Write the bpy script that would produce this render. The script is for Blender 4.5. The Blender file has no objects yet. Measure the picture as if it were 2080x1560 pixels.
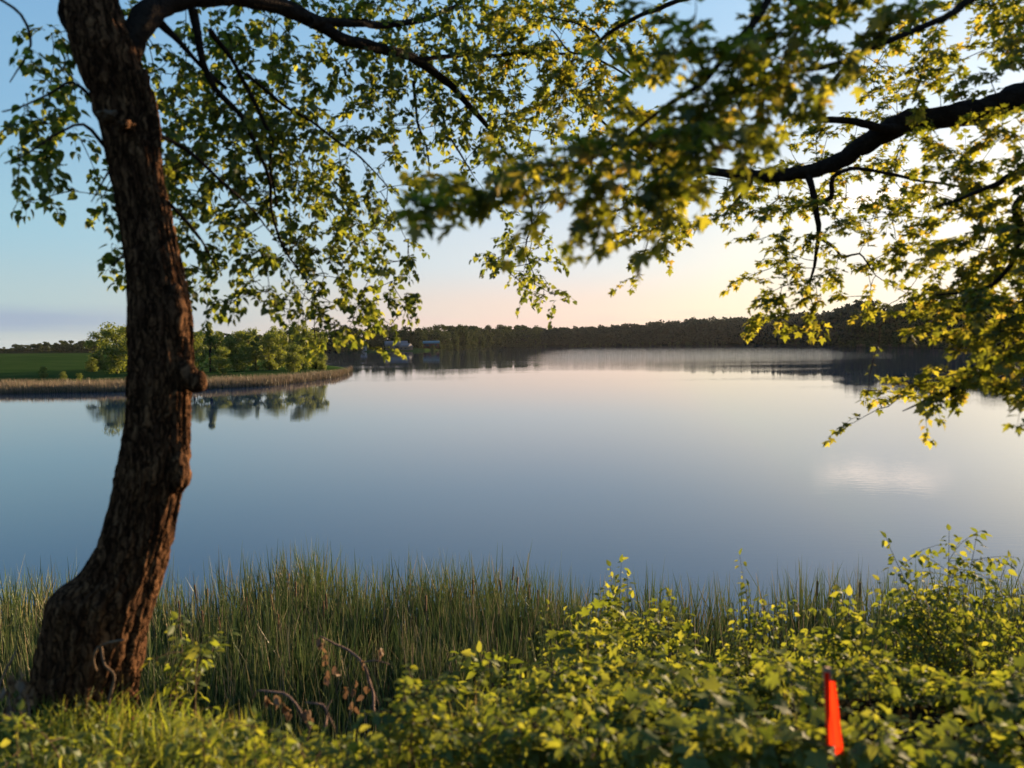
import bpy, math, random
import numpy as np
from mathutils import Vector, Matrix, noise as mn

random.seed(7); RNG = np.random.default_rng(7)
SC = bpy.context.scene
COL = SC.collection

# ------------------------------------------------------------------ camera
FPX = 1562.0; PITCH = math.atan(84 / FPX); ROLL = math.radians(0.66)
C = np.array([0.0, 0.0, 5.0])
_r0 = np.array([1.0, 0, 0]); FWD = np.array([0, math.cos(PITCH), -math.sin(PITCH)])
_u0 = np.array([0, math.sin(PITCH), math.cos(PITCH)])
RIGHT = _r0 * math.cos(ROLL) - _u0 * math.sin(ROLL)
UP = _u0 * math.cos(ROLL) + _r0 * math.sin(ROLL)
cam = bpy.data.cameras.new('camera'); co = bpy.data.objects.new('camera', cam); COL.objects.link(co)
M = Matrix(((RIGHT[0], UP[0], -FWD[0], C[0]), (RIGHT[1], UP[1], -FWD[1], C[1]), (RIGHT[2], UP[2], -FWD[2], C[2]), (0, 0, 0, 1)))
co.matrix_world = M
cam.sensor_width = 36; cam.lens = 36 * FPX / 2080; cam.clip_start = 0.05; cam.clip_end = 12000
cam.dof.use_dof = True; cam.dof.focus_distance = 20.0; cam.dof.aperture_fstop = 2.0
SC.camera = co

# ------------------------------------------------------------------ light
SUN_EL, SUN_AZ = math.radians(7.5), math.radians(40)      # azimuth clockwise from +Y (to the right of the view)
sund = Vector((math.sin(SUN_AZ) * math.cos(SUN_EL), math.cos(SUN_AZ) * math.cos(SUN_EL), math.sin(SUN_EL)))
sl = bpy.data.lights.new('sun', 'SUN'); sl.energy = 5.0; sl.angle = math.radians(0.6); sl.color = (1.0, 0.72, 0.42)
so = bpy.data.objects.new('sun', sl); COL.objects.link(so)
so.rotation_euler = sund.to_track_quat('Z', 'Y').to_euler(); so.location = (30, 30, 20)
SC.view_settings.view_transform = 'Standard'; SC.view_settings.look = 'None'
SC.view_settings.exposure = 1.75; SC.view_settings.gamma = 1; SC.view_settings.use_curve_mapping = False
SC.cycles.use_denoising = True
SC.cycles.max_bounces = 6; SC.cycles.transmission_bounces = 4; SC.cycles.diffuse_bounces = 3
SC.cycles.glossy_bounces = 3; SC.cycles.transparent_max_bounces = 6
SC.cycles.sample_clamp_indirect = 4

W = bpy.data.worlds.new("World"); SC.world = W; W.use_nodes = True
nt = W.node_tree; N = nt.nodes; LK = nt.links
for n in list(N): N.remove(n)
def nd(t, **k):
    n = N.new(t)
    for a, b in k.items(): setattr(n, a, b)
    return n
def mth(op, a, b=None, clamp=False):
    n = N.new('ShaderNodeMath'); n.operation = op; n.use_clamp = clamp
    for i, v in enumerate((a, b)):
        if v is None: continue
        if isinstance(v, (int, float)): n.inputs[i].default_value = v
        else: LK.new(v, n.inputs[i])
    return n.outputs[0]
out = nd('ShaderNodeOutputWorld'); bg = nd('ShaderNodeBackground')
sky = nd('ShaderNodeTexSky', sky_type='NISHITA')
sky.sun_disc = False; sky.sun_elevation = SUN_EL; sky.sun_rotation = SUN_AZ
sky.air_density = 1.0; sky.dust_density = 1.2; sky.ozone_density = 2.0; sky.altitude = 0
bg.inputs['Strength'].default_value = 0.06
tc = nd('ShaderNodeTexCoord'); sep = nd('ShaderNodeSeparateXYZ'); LK.new(tc.outputs['Generated'], sep.inputs[0])
X, Y, Z = sep.outputs
az = mth('ARCTAN2', X, Y); el = mth('ARCSINE', Z)
def noise_in(sx, sz, scale, detail=4):
    cmb = N.new('ShaderNodeCombineXYZ'); LK.new(mth('MULTIPLY', az, sx), cmb.inputs[0]); LK.new(mth('MULTIPLY', el, sz), cmb.inputs[1])
    t = N.new('ShaderNodeTexNoise'); t.inputs['Scale'].default_value = scale; t.inputs['Detail'].default_value = detail
    LK.new(cmb.outputs[0], t.inputs['Vector']); return t.outputs['Fac']
def band(v, lo, hi, soft):
    n = N.new('ShaderNodeMapRange'); n.interpolation_type = 'SMOOTHSTEP'; LK.new(v, n.inputs[0])
    n.inputs[1].default_value = lo - soft; n.inputs[2].default_value = lo + soft
    m = N.new('ShaderNodeMapRange'); m.interpolation_type = 'SMOOTHSTEP'; LK.new(v, m.inputs[0])
    m.inputs[1].default_value = hi - soft; m.inputs[2].default_value = hi + soft; m.inputs[3].default_value = 1; m.inputs[4].default_value = 0
    return mth('MULTIPLY', n.outputs[0], m.outputs[0])
def mix(fac, a, b, typ='MIX'):
    n = N.new('ShaderNodeMix'); n.data_type = 'RGBA'; n.blend_type = typ
    if isinstance(fac, (int, float)): n.inputs[0].default_value = fac
    else: LK.new(fac, n.inputs[0])
    for i, v in ((6, a), (7, b)):
        if isinstance(v, tuple): n.inputs[i].default_value = (*v, 1)
        else: LK.new(v, n.inputs[i])
    return n.outputs[2]
R = math.radians
KS = 1 / (0.06 * 2 ** 1.75)
def lin(c): return tuple(((v / 255) ** 2.2) * KS * 1.10 / 6 for v in c)
def skyramp(stops):
    r_ = N.new('ShaderNodeValToRGB'); LK.new(mth('MULTIPLY', mth('MAXIMUM', el, 0.0), 1 / R(90)), r_.inputs[0]); r_.color_ramp.interpolation = 'EASE'
    while len(r_.color_ramp.elements) < len(stops): r_.color_ramp.elements.new(.5)
    for e_, (d_, c_) in zip(r_.color_ramp.elements, stops): e_.position = d_ / 90; e_.color = (*lin(c_), 1)
    return r_.outputs[0]
away = skyramp([(0, (180, 194, 200)), (3, (172, 196, 204)), (8, (156, 196, 214)), (16, (134, 180, 214)), (27, (114, 164, 210)), (60, (70, 125, 190))])
side = skyramp([(0, (238, 205, 194)), (2.5, (236, 212, 204)), (6, (216, 220, 226)), (12, (192, 214, 232)), (22, (160, 202, 234)), (60, (90, 140, 200))])
near = skyramp([(0, (255, 236, 200)), (4, (254, 240, 212)), (9, (250, 248, 238)), (16, (212, 230, 248)), (28, (176, 210, 246)), (60, (100, 150, 205))])
def vdot(v_):
    n_ = N.new('ShaderNodeVectorMath'); n_.operation = 'DOT_PRODUCT'; LK.new(tc.outputs['Generated'], n_.inputs[0]); n_.inputs[1].default_value = v_; return n_.outputs['Value']
ang_ = mth('ARCCOSINE', mth('MULTIPLY', vdot(tuple(sund)), .99999))
def mr(v_, a_, b_):
    n_ = N.new('ShaderNodeMapRange'); n_.interpolation_type = 'SMOOTHSTEP'; LK.new(v_, n_.inputs[0]); n_.inputs[1].default_value = R(a_); n_.inputs[2].default_value = R(b_); return n_.outputs[0]
grad = mix(mr(ang_, 4, 38), near, side); grad = mix(mr(ang_, 34, 74), grad, away)
grad6 = mix(1.0, grad, (6, 6, 6), 'MULTIPLY')
glow = mth('SUBTRACT', 1.0, mr(ang_, 0, 13))
grad6 = mix(mth('MULTIPLY', glow, .5), grad6, (12, 10.5, 7.5))
sky_c = mix(1.0, sky.outputs[0], (9, 9, 9), 'DARKEN')
col = mix(0.14, grad6, sky_c)
n1 = noise_in(3, 28, 1.6)
elw = mth('ADD', el, mth('MULTIPLY', mth('SUBTRACT', n1, 0.5), R(1.6)))
c1 = mth('MULTIPLY', mth('MULTIPLY', band(elw, R(1.0), R(2.6), R(0.5)), band(az, R(-75), R(-25), R(9))), 0.8)
col = mix(c1, col, tuple(v * 6 for v in lin((150, 166, 190))))
st = mth('MULTIPLY', band(elw, R(1.1), R(1.9), R(0.3)), band(az, R(-14), R(30), R(10)))
st = mth('MULTIPLY', mth('MULTIPLY', st, mth('GREATER_THAN', noise_in(5, 160, 2.0), 0.48)), 0.2)
col = mix(st, col, tuple(v * 6 for v in lin((240, 200, 200))))
n2 = noise_in(14, 60, 1.6, 6)
c3 = mth('MULTIPLY', band(mth('ADD', el, mth('MULTIPLY', mth('SUBTRACT', n2, .5), R(3))), R(8.9), R(9.7), R(0.6)),
         band(mth('ADD', az, mth('MULTIPLY', mth('SUBTRACT', n1, .5), R(6))), R(21.6), R(29.6), R(1.6)))
col = mix(mth('MULTIPLY', c3, 0.6), col, tuple(v * 6 for v in lin((380, 350, 320))))
LK.new(col, bg.inputs['Color']); LK.new(bg.outputs[0], out.inputs[0])

# ------------------------------------------------------------------ helpers
def P(px, py, d):
    return C + d * (FWD + RIGHT * ((px - 1040) / FPX) - UP * ((py - 780) / FPX))
def onplane(px, py, z):
    dr = FWD + RIGHT * ((px - 1040) / FPX) - UP * ((py - 780) / FPX)
    return C + dr * ((z - C[2]) / dr[2])
def project(p):
    v = np.atleast_2d(p) - C
    d = v @ FWD; d = np.where(np.abs(d) < 1e-6, 1e-6, d)
    return 1040 + FPX * (v @ RIGHT) / d, 780 - FPX * (v @ UP) / d, d
def norm(v):
    v = np.asarray(v, float); return v / np.maximum(np.linalg.norm(v, axis=-1, keepdims=True), 1e-9)
def link(name, data, mat=None, parent=None):
    o = bpy.data.objects.new(name, data); COL.objects.link(o)
    if mat and not data.materials: data.materials.append(mat)
    if parent: o.parent = parent
    return o
def tag(o, label=None, cat=None, group=None, kind=None):
    for k, v in (('label', label), ('category', cat), ('group', group), ('kind', kind)):
        if v: o[k] = v
    return o
def empty(name, loc, label, cat, group=None):
    o = bpy.data.objects.new(name, None); COL.objects.link(o); o.location = tuple(loc); o.empty_display_size = .1
    return tag(o, label, cat, group)
def mesh_np(name, verts, faces, smooth=False, att=None):
    """faces: int array (n,k) or list of such arrays"""
    me = bpy.data.meshes.new(name)
    if isinstance(faces, np.ndarray): faces = [faces]
    faces = [f for f in faces if len(f)]
    verts = np.asarray(verts, np.float32)
    me.vertices.add(len(verts)); me.vertices.foreach_set('co', verts.ravel())
    nl = sum(f.size for f in faces); nf = sum(len(f) for f in faces)
    me.loops.add(nl); me.loops.foreach_set('vertex_index', np.concatenate([f.ravel() for f in faces]).astype(np.int32))
    me.polygons.add(nf)
    tot = np.concatenate([np.full(len(f), f.shape[1]) for f in faces]); st_ = np.concatenate([[0], np.cumsum(tot)[:-1]])
    me.polygons.foreach_set('loop_start', st_.astype(np.int32))
    if smooth: me.polygons.foreach_set('use_smooth', np.ones(nf, bool))
    if att is not None:
        a = me.attributes.new('t', 'FLOAT', 'POINT'); a.data.foreach_set('value', np.asarray(att, np.float32))
    me.update(calc_edges=True); me.validate()
    return me
class MB:
    def __init__(s): s.v = []; s.f = []; s.n = 0
    def add(s, v, f):
        v = np.asarray(v, float); s.v.append(v); s.f.append(np.asarray(f, int) + s.n); s.n += len(v)
    def mesh(s, name, smooth=False):
        by = {}
        for f in s.f: by.setdefault(f.shape[1], []).append(f)
        return mesh_np(name, np.concatenate(s.v), [np.concatenate(q) for q in by.values()], smooth)
def box(mb, c, s, rz=0):
    v = np.array([[x, y, z] for x in (-.5, .5) for y in (-.5, .5) for z in (-.5, .5)]) * s
    a = np.array([[math.cos(rz), -math.sin(rz), 0], [math.sin(rz), math.cos(rz), 0], [0, 0, 1]])
    mb.add(v @ a.T + c, np.array([[0, 1, 3, 2], [4, 6, 7, 5], [0, 4, 5, 1], [2, 3, 7, 6], [0, 2, 6, 4], [1, 5, 7, 3]]))
def resample(pts, rad, step):
    pts = np.asarray(pts, float); rad = np.asarray(rad, float)
    if len(pts) < 3:
        n = max(2, int(np.linalg.norm(pts[-1] - pts[0]) / step)); t = np.linspace(0, 1, n + 1)[:, None]
        return pts[0] * (1 - t) + pts[-1] * t, rad[0] * (1 - t[:, 0]) + rad[-1] * t[:, 0]
    Pp = np.vstack([2 * pts[0] - pts[1], pts, 2 * pts[-1] - pts[-2]]); oP, oR = [], []
    for i in range(len(pts) - 1):
        a, b, c, d = Pp[i:i + 4]; n = max(1, int(np.linalg.norm(c - b) / step))
        for k in range(n):
            t = k / n
            oP.append(.5 * (2 * b + (c - a) * t + (2 * a - 5 * b + 4 * c - d) * t * t + (3 * b - a - 3 * c + d) * t ** 3))
            oR.append(rad[i] * (1 - t) + rad[i + 1] * t)
    oP.append(pts[-1]); oR.append(rad[-1])
    return np.array(oP), np.array(oR)
def tube(mb, pts, rad, n=6, rough=0.0, cap=True):
    pts = np.asarray(pts, float); m = len(pts); rad = np.broadcast_to(rad, (m,))
    T = np.gradient(pts, axis=0); T = norm(T)
    ref = np.array([0, 0, 1.0]) if abs(T[m // 2][2]) < .8 else np.array([1.0, 0, 0])
    A = norm(np.cross(T, ref)); B = np.cross(T, A)
    th = np.arange(n) / n * 2 * math.pi
    rr = rad[:, None] * (1 + (rough * RNG.standard_normal((m, n)) if rough else np.zeros((m, n))))
    v = pts[:, None] + rr[..., None] * (np.cos(th)[None, :, None] * A[:, None] + np.sin(th)[None, :, None] * B[:, None])
    i = np.arange(m - 1)[:, None] * n; j = np.arange(n)[None]; k = (j + 1) % n
    f = np.stack([i + j, i + k, i + n + k, i + n + j], -1).reshape(-1, 4)
    mb.add(v.reshape(-1, 3), f)
    if cap:
        s = mb.n - m * n
        for e in (0, (m - 1) * n): mb.f.append(np.array([[s + e + q for q in range(n)]]))

# ------------------------------------------------------------------ materials
def material(name):
    m = bpy.data.materials.new(name); m.use_nodes = True; t = m.node_tree
    for n in list(t.nodes): t.nodes.remove(n)
    return m, t, t.nodes.new('ShaderNodeOutputMaterial')
def ramp(t, fac, stops):
    r = t.nodes.new('ShaderNodeValToRGB'); t.links.new(fac, r.inputs[0])
    while len(r.color_ramp.elements) < len(stops): r.color_ramp.elements.new(.5)
    for e, (p, c) in zip(r.color_ramp.elements, stops): e.position = p; e.color = (*c, 1)
    return r.outputs[0]
def randval(t):
    g = t.nodes.new('ShaderNodeNewGeometry'); o = t.nodes.new('ShaderNodeObjectInfo')
    a = t.nodes.new('ShaderNodeMath'); a.operation = 'ADD'; t.links.new(g.outputs['Random Per Island'], a.inputs[0]); t.links.new(o.outputs['Random'], a.inputs[1])
    f = t.nodes.new('ShaderNodeMath'); f.operation = 'FRACT'; t.links.new(a.outputs[0], f.inputs[0]); return f.outputs[0]
def leaf_mat(name, stops, tstops, trans=.45, rough=.55, gloss=.025):
    m, t, o = material(name); v = randval(t)
    d = t.nodes.new('ShaderNodeBsdfDiffuse'); tr = t.nodes.new('ShaderNodeBsdfTranslucent'); g = t.nodes.new('ShaderNodeBsdfGlossy')
    t.links.new(ramp(t, v, stops), d.inputs[0]); t.links.new(ramp(t, v, tstops), tr.inputs[0])
    g.inputs['Roughness'].default_value = rough
    mx = t.nodes.new('ShaderNodeMixShader'); mx.inputs[0].default_value = trans; t.links.new(d.outputs[0], mx.inputs[1]); t.links.new(tr.outputs[0], mx.inputs[2])
    m2 = t.nodes.new('ShaderNodeMixShader'); m2.inputs[0].default_value = gloss; t.links.new(mx.outputs[0], m2.inputs[1]); t.links.new(g.outputs[0], m2.inputs[2])
    t.links.new(m2.outputs[0], o.inputs[0]); return m
def noisy(name, stops, scale=5, rough=.9, bump=.3, bscale=None, detail=6, coords='Object', stretch=(1, 1, 1), spec=.2):
    m, t, o = material(name); b = t.nodes.new('ShaderNodeBsdfPrincipled')
    tcn = t.nodes.new('ShaderNodeTexCoord'); mp = t.nodes.new('ShaderNodeMapping'); mp.inputs['Scale'].default_value = stretch
    t.links.new(tcn.outputs[coords], mp.inputs[0])
    nz = t.nodes.new('ShaderNodeTexNoise'); nz.inputs['Scale'].default_value = scale; nz.inputs['Detail'].default_value = detail; nz.inputs['Roughness'].default_value = .65
    t.links.new(mp.outputs[0], nz.inputs['Vector']); t.links.new(ramp(t, nz.outputs[0], stops), b.inputs['Base Color'])
    b.inputs['Roughness'].default_value = rough; b.inputs['Specular IOR Level'].default_value = spec
    n2 = t.nodes.new('ShaderNodeTexNoise'); n2.inputs['Scale'].default_value = bscale or scale * 3; n2.inputs['Detail'].default_value = 5
    t.links.new(mp.outputs[0], n2.inputs['Vector'])
    bp = t.nodes.new('ShaderNodeBump'); bp.inputs['Strength'].default_value = bump; bp.inputs['Distance'].default_value = .02
    t.links.new(n2.outputs[0], bp.inputs['Height']); t.links.new(bp.outputs[0], b.inputs['Normal'])
    t.links.new(b.outputs[0], o.inputs[0]); return m

M_linden = leaf_mat('linden_leaf', [(0, (.035, .052, .012)), (.5, (.052, .075, .016)), (1, (.08, .10, .022))],
                    [(0, (.08, .11, .012)), (.5, (.18, .22, .02)), (1, (.42, .42, .04))], .5)
M_maple = leaf_mat('maple_leaf', [(0, (.035, .055, .012)), (.5, (.055, .08, .015)), (1, (.085, .10, .02))],
                   [(0, (.13, .155, .010)), (.5, (.25, .26, .018)), (.9, (.47, .42, .035)), (1, (.5, .34, .045))], .52)
M_shrub = leaf_mat('shrub_leaf', [(0, (.05, .08, .016)), (.5, (.075, .11, .02)), (1, (.11, .14, .03))],
                   [(0, (.12, .155, .012)), (.5, (.22, .255, .02)), (1, (.42, .41, .036))], .45)
M_grass = leaf_mat('grass_blade', [(0, (.06, .10, .015)), (.6, (.11, .15, .02)), (.93, (.13, .16, .03)), (1, (.16, .10, .05))],
                   [(0, (.16, .22, .02)), (.7, (.40, .43, .035)), (1, (.26, .17, .06))], .45)
M_dry = leaf_mat('dry_leaf', [(0, (.12, .07, .04)), (1, (.24, .15, .09))], [(0, (.15, .08, .04)), (1, (.25, .15, .07))], .25)
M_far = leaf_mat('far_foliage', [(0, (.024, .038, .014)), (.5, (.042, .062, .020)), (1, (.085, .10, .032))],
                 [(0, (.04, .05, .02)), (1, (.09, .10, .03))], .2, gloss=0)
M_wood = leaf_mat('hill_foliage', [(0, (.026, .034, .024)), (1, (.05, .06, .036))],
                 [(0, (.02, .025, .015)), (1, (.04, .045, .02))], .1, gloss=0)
M_point = leaf_mat('point_foliage', [(0, (.05, .075, .015)), (.5, (.075, .11, .02)), (1, (.12, .15, .03))],
                   [(0, (.18, .22, .02)), (1, (.36, .38, .04))], .35)
def bark_mat():
    m, t, o = material('bark'); b = t.nodes.new('ShaderNodeBsdfPrincipled'); b.inputs['Roughness'].default_value = 1; b.inputs['Specular IOR Level'].default_value = .03
    tcn = t.nodes.new('ShaderNodeTexCoord'); nz = t.nodes.new('ShaderNodeTexNoise'); nz.inputs['Scale'].default_value = 14; nz.inputs['Detail'].default_value = 4; t.links.new(tcn.outputs['Object'], nz.inputs['Vector'])
    mx = t.nodes.new('ShaderNodeMix'); mx.data_type = 'RGBA'; mx.inputs[0].default_value = .07; t.links.new(tcn.outputs['Object'], mx.inputs[6]); t.links.new(nz.outputs['Color'], mx.inputs[7])
    mp = t.nodes.new('ShaderNodeMapping'); mp.inputs['Scale'].default_value = (36, 36, 5); t.links.new(mx.outputs[2], mp.inputs[0])
    vo = t.nodes.new('ShaderNodeTexVoronoi'); vo.feature = 'DISTANCE_TO_EDGE'; vo.inputs['Scale'].default_value = 1; t.links.new(mp.outputs[0], vo.inputs['Vector'])
    n2 = t.nodes.new('ShaderNodeTexNoise'); n2.inputs['Scale'].default_value = 1.2; n2.inputs['Detail'].default_value = 8; n2.inputs['Roughness'].default_value = .7; t.links.new(mp.outputs[0], n2.inputs['Vector'])
    crack = ramp(t, vo.outputs['Distance'], [(0, (.25, .25, .25)), (.16, (1, 1, 1))])
    base = ramp(t, n2.outputs[0], [(.26, (.018, .008, .005)), (.48, (.062, .030, .016)), (.60, (.16, .08, .04)), (.76, (.28, .155, .08))])
    ml_ = t.nodes.new('ShaderNodeMix'); ml_.data_type = 'RGBA'; ml_.blend_type = 'MULTIPLY'; ml_.inputs[0].default_value = 1; t.links.new(base, ml_.inputs[6]); t.links.new(crack, ml_.inputs[7]); t.links.new(ml_.outputs[2], b.inputs['Base Color'])
    ad = t.nodes.new('ShaderNodeMath'); ad.operation = 'ADD'; t.links.new(crack, ad.inputs[0]); t.links.new(n2.outputs[0], ad.inputs[1])
    bp = t.nodes.new('ShaderNodeBump'); bp.inputs['Strength'].default_value = 1; bp.inputs['Distance'].default_value = .012; t.links.new(ad.outputs[0], bp.inputs['Height']); t.links.new(bp.outputs[0], b.inputs['Normal'])
    t.links.new(b.outputs[0], o.inputs[0]); return m
M_bark = bark_mat()
M_cut = noisy('weathered_wood', [(.3, (.06, .038, .025)), (.7, (.17, .115, .075))], 14, .9, .6, spec=.1)
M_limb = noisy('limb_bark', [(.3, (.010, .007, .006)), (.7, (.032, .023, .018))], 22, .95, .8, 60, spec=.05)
M_twig = noisy('twig_bark', [(.3, (.05, .032, .022)), (.7, (.11, .075, .05))], 30, .9, .3, spec=.1)
M_dead = noisy('dead_wood', [(.3, (.09, .055, .045)), (.7, (.2, .135, .11))], 30, .9, .3, spec=.1)
M_soil = noisy('bank_soil', [(.3, (.010, .008, .005)), (.6, (.022, .018, .009)), (.8, (.028, .030, .012))], 2.5, 1, .8, 12, spec=0)
M_meadow = noisy('meadow_grass', [(.3, (.022, .044, .012)), (.55, (.032, .06, .015)), (.75, (.06, .08, .022))], .05, 1, 1.0, 1.2, 8, stretch=(1, 2.5, 1), spec=0)
M_forest = noisy('forest_floor', [(.3, (.008, .012, .006)), (.7, (.018, .024, .01))], .1, 1, .5, 1, spec=0)

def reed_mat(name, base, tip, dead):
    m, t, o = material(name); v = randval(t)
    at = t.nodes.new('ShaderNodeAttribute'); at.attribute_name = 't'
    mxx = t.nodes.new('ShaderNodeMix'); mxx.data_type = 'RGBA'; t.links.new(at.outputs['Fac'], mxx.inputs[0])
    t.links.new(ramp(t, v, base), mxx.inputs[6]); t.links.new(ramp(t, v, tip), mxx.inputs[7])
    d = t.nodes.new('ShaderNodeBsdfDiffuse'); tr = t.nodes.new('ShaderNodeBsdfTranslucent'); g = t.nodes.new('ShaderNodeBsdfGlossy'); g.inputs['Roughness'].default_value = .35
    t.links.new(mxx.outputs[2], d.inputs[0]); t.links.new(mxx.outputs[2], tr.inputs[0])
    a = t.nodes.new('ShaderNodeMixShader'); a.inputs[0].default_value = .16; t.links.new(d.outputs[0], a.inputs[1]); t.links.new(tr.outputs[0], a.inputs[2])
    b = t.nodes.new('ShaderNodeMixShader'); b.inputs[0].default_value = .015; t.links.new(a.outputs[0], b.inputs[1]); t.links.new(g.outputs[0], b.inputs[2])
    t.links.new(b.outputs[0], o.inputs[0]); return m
M_reed = reed_mat('reed_blade', [(0, (.010, .018, .008)), (.75, (.020, .034, .010)), (.82, (.045, .028, .016)), (1, (.07, .042, .025))],  # dead sheaths at the foot, darkened further to stand for shade in the bed
                  [(0, (.08, .13, .04)), (.6, (.14, .18, .05)), (.86, (.26, .24, .11)), (1, (.40, .30, .20))], 0)  # dry pale tips, lightened further to stand for sun catching them
M_reed2 = reed_mat('dry_reed', [(0, (.035, .022, .012)), (1, (.08, .05, .03))], [(0, (.08, .045, .026)), (1, (.18, .11, .07))], 0)
M_reedfar = reed_mat('shore_reed', [(0, (.022, .026, .016)), (.5, (.04, .04, .022)), (1, (.07, .05, .035))],
                     [(0, (.12, .12, .05)), (.4, (.26, .18, .11)), (1, (.36, .25, .16))], 0)

def water_mat():
    m, t, o = material('lake_water'); b = t.nodes.new('ShaderNodeBsdfPrincipled')
    b.inputs['Base Color'].default_value = (.010, .032, .075, 1); b.inputs['Roughness'].default_value = .02; b.inputs['IOR'].default_value = 1.52
    g = t.nodes.new('ShaderNodeNewGeometry')
    def nz(s, st, det=3, rot=.25):
        mp = t.nodes.new('ShaderNodeMapping'); mp.inputs['Scale'].default_value = st; mp.inputs['Rotation'].default_value = (0, 0, rot)
        t.links.new(g.outputs['Position'], mp.inputs[0])
        q = t.nodes.new('ShaderNodeTexNoise'); q.inputs['Scale'].default_value = s; q.inputs['Detail'].default_value = det; t.links.new(mp.outputs[0], q.inputs['Vector']); return q.outputs[0]
    wind = t.nodes.new('ShaderNodeMapRange'); wind.interpolation_type = 'SMOOTHSTEP'; t.links.new(nz(.03, (.5, 1.6, 1), 4, .1), wind.inputs[0])
    wind.inputs[1].default_value = .42; wind.inputs[2].default_value = .62; wind.inputs[3].default_value = .015; wind.inputs[4].default_value = .12
    sp = t.nodes.new('ShaderNodeSeparateXYZ'); t.links.new(g.outputs['Position'], sp.inputs[0])
    def mrng(v, a_, b_, hi=1.0):
        q = t.nodes.new('ShaderNodeMapRange'); q.interpolation_type = 'SMOOTHSTEP'; t.links.new(v, q.inputs[0]); q.inputs[1].default_value = a_; q.inputs[2].default_value = b_; q.inputs[4].default_value = hi; return q.outputs[0]
    def mul(op, a_, b_):
        q = t.nodes.new('ShaderNodeMath'); q.operation = op; t.links.new(a_, q.inputs[0]); t.links.new(b_, q.inputs[1]); return q.outputs[0]
    breeze = mul('MULTIPLY', mrng(mul('DIVIDE', sp.outputs[0], sp.outputs[1]), 0.0, .1), mrng(sp.outputs[1], 130, 260, .8))   # a light breeze ruffles the open water far out
    bp = t.nodes.new('ShaderNodeBump'); bp.inputs['Distance'].default_value = .02; t.links.new(mul('ADD', wind.outputs[0], breeze), bp.inputs['Strength'])
    t.links.new(nz(3.2, (.45, 1.9, 1)), bp.inputs['Height'])
    b2 = t.nodes.new('ShaderNodeBump'); b2.inputs['Distance'].default_value = .05; b2.inputs['Strength'].default_value = .014
    t.links.new(nz(.35, (.5, 1.8, 1)), b2.inputs['Height']); t.links.new(bp.outputs[0], b2.inputs['Normal'])
    t.links.new(b2.outputs[0], b.inputs['Normal']); t.links.new(b.outputs[0], o.inputs[0]); return m
M_water = water_mat()

# ------------------------------------------------------------------ terrain
def hnoise(x, y, s, seed=0):
    return mn.noise(Vector((x * s + seed * 7.3, y * s - seed * 3.1, seed * 1.7)))
shore_px = [(-700, 812), (-300, 803), (0, 799), (100, 798), (200, 796), (300, 793), (400, 790), (500, 786), (560, 782), (620, 775), (680, 767), (705, 760), (716, 753)]
_s = [onplane(a, b, 0) for a, b in shore_px]
L_u = [1040 + FPX * p[0] / p[1] for p in _s]; L_y = [p[1] for p in _s]
B_u = [330, 450, 560, 650, 700, 716]; B_y = [900, 330, 240, 195, 165, L_y[-1] + 2]
F_u = [-3000, 300, 660, 850, 940, 1000, 1080, 1300, 1500, 1680, 1740, 1850, 2000, 2300, 3000, 6000]
F_y = [560, 540, 520, 520, 640, 740, 800, 820, 800, 660, 440, 380, 330, 280, 200, 90]
def edge(x): return 3.1 + .18 * math.sin(x * 1.7) + .12 * math.sin(x * 4.1 + 1) + max(0, x - 1) * .06
def near_h(x, y):
    e = edge(x); t = min(1, max(0, (y - e) / 3.0)); s = t * t * (3 - 2 * t)
    pl = 3.38 + .05 * hnoise(x, y, .8) + (.02 * hnoise(x, y, 4)) + (min(3, .04 * max(0, -y - 3)))
    return pl * (1 - s) + (-.5) * s
def ground_h(x, y):
    if y < 9: return max(near_h(x, y), -1.5) if (y < 9 and abs(x) < 400) else 3.4
    u = 1040 + FPX * x / y
    z = -1.5 if y > 14 else -.5 - (y - 9) * .2
    fy = np.interp(u, F_u, F_y)
    if y > fy:
        a = y - fy
        hill = np.interp(u, [600, 1080, 1300, 1500, 1700, 1850, 2300], [3, 5, 7, 11, 13, 13, 12])
        z = min(.25 + a * .06, hill + hnoise(x, y, .006) * 2)
    if u < L_u[-1]:
        ly = np.interp(u, L_u, L_y); by = np.interp(u, B_u, B_y) if u > B_u[0] else 1e9
        if ly < y < by:
            a = min(y - ly, (by - y) if by < 1e8 else 1e9)
            top = np.interp(u, [0, 150, 300, 450], [2.75, 2.55, 2.0, 1.4])
            zz = .12 + min(1, max(0, a - 6) / 130) ** .8 * top + .22 * hnoise(x, y, .03) * min(1, a / 40) + .1 * hnoise(x, y, .11) * min(1, a / 20)
            if y > 300: zz -= min(1.2, (y - 300) * .006)
            z = max(z if y > fy else -9, zz)
        else: pass
    return float(z)
th = np.concatenate([np.radians(np.arange(-180, -44, 4)), np.radians(np.linspace(-44, 44, 560)), np.radians(np.arange(48, 180, 4))])
rs = [0.0]; r = .6
while r < 5000: rs.append(r); r = r * 1.03 if r > 12 else r + .22
V = []; 
for r in rs[1:]:
    for a in th: x, y = r * math.sin(a), r * math.cos(a); V.append((x, y, ground_h(x, y)))
V = np.array(V); nT = len(th); nR = len(rs) - 1
i = np.arange(nR - 1)[:, None] * nT; j = np.arange(nT)[None]; k = (j + 1) % nT
F = np.stack([i + j, i + k, i + nT + k, i + nT + j], -1).reshape(-1, 4)[:, ::-1]
Vc = np.vstack([V, [[0, 0, ground_h(0, 0)]]]); cf = np.stack([np.full(nT, len(V)), (np.arange(nT) + 1) % nT, np.arange(nT)], 1)
gm = mesh_np('ground', Vc, [F, cf], True)
g = link('ground', gm); tag(g, kind='structure')
for mm in (M_soil, M_meadow, M_forest): gm.materials.append(mm)
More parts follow.
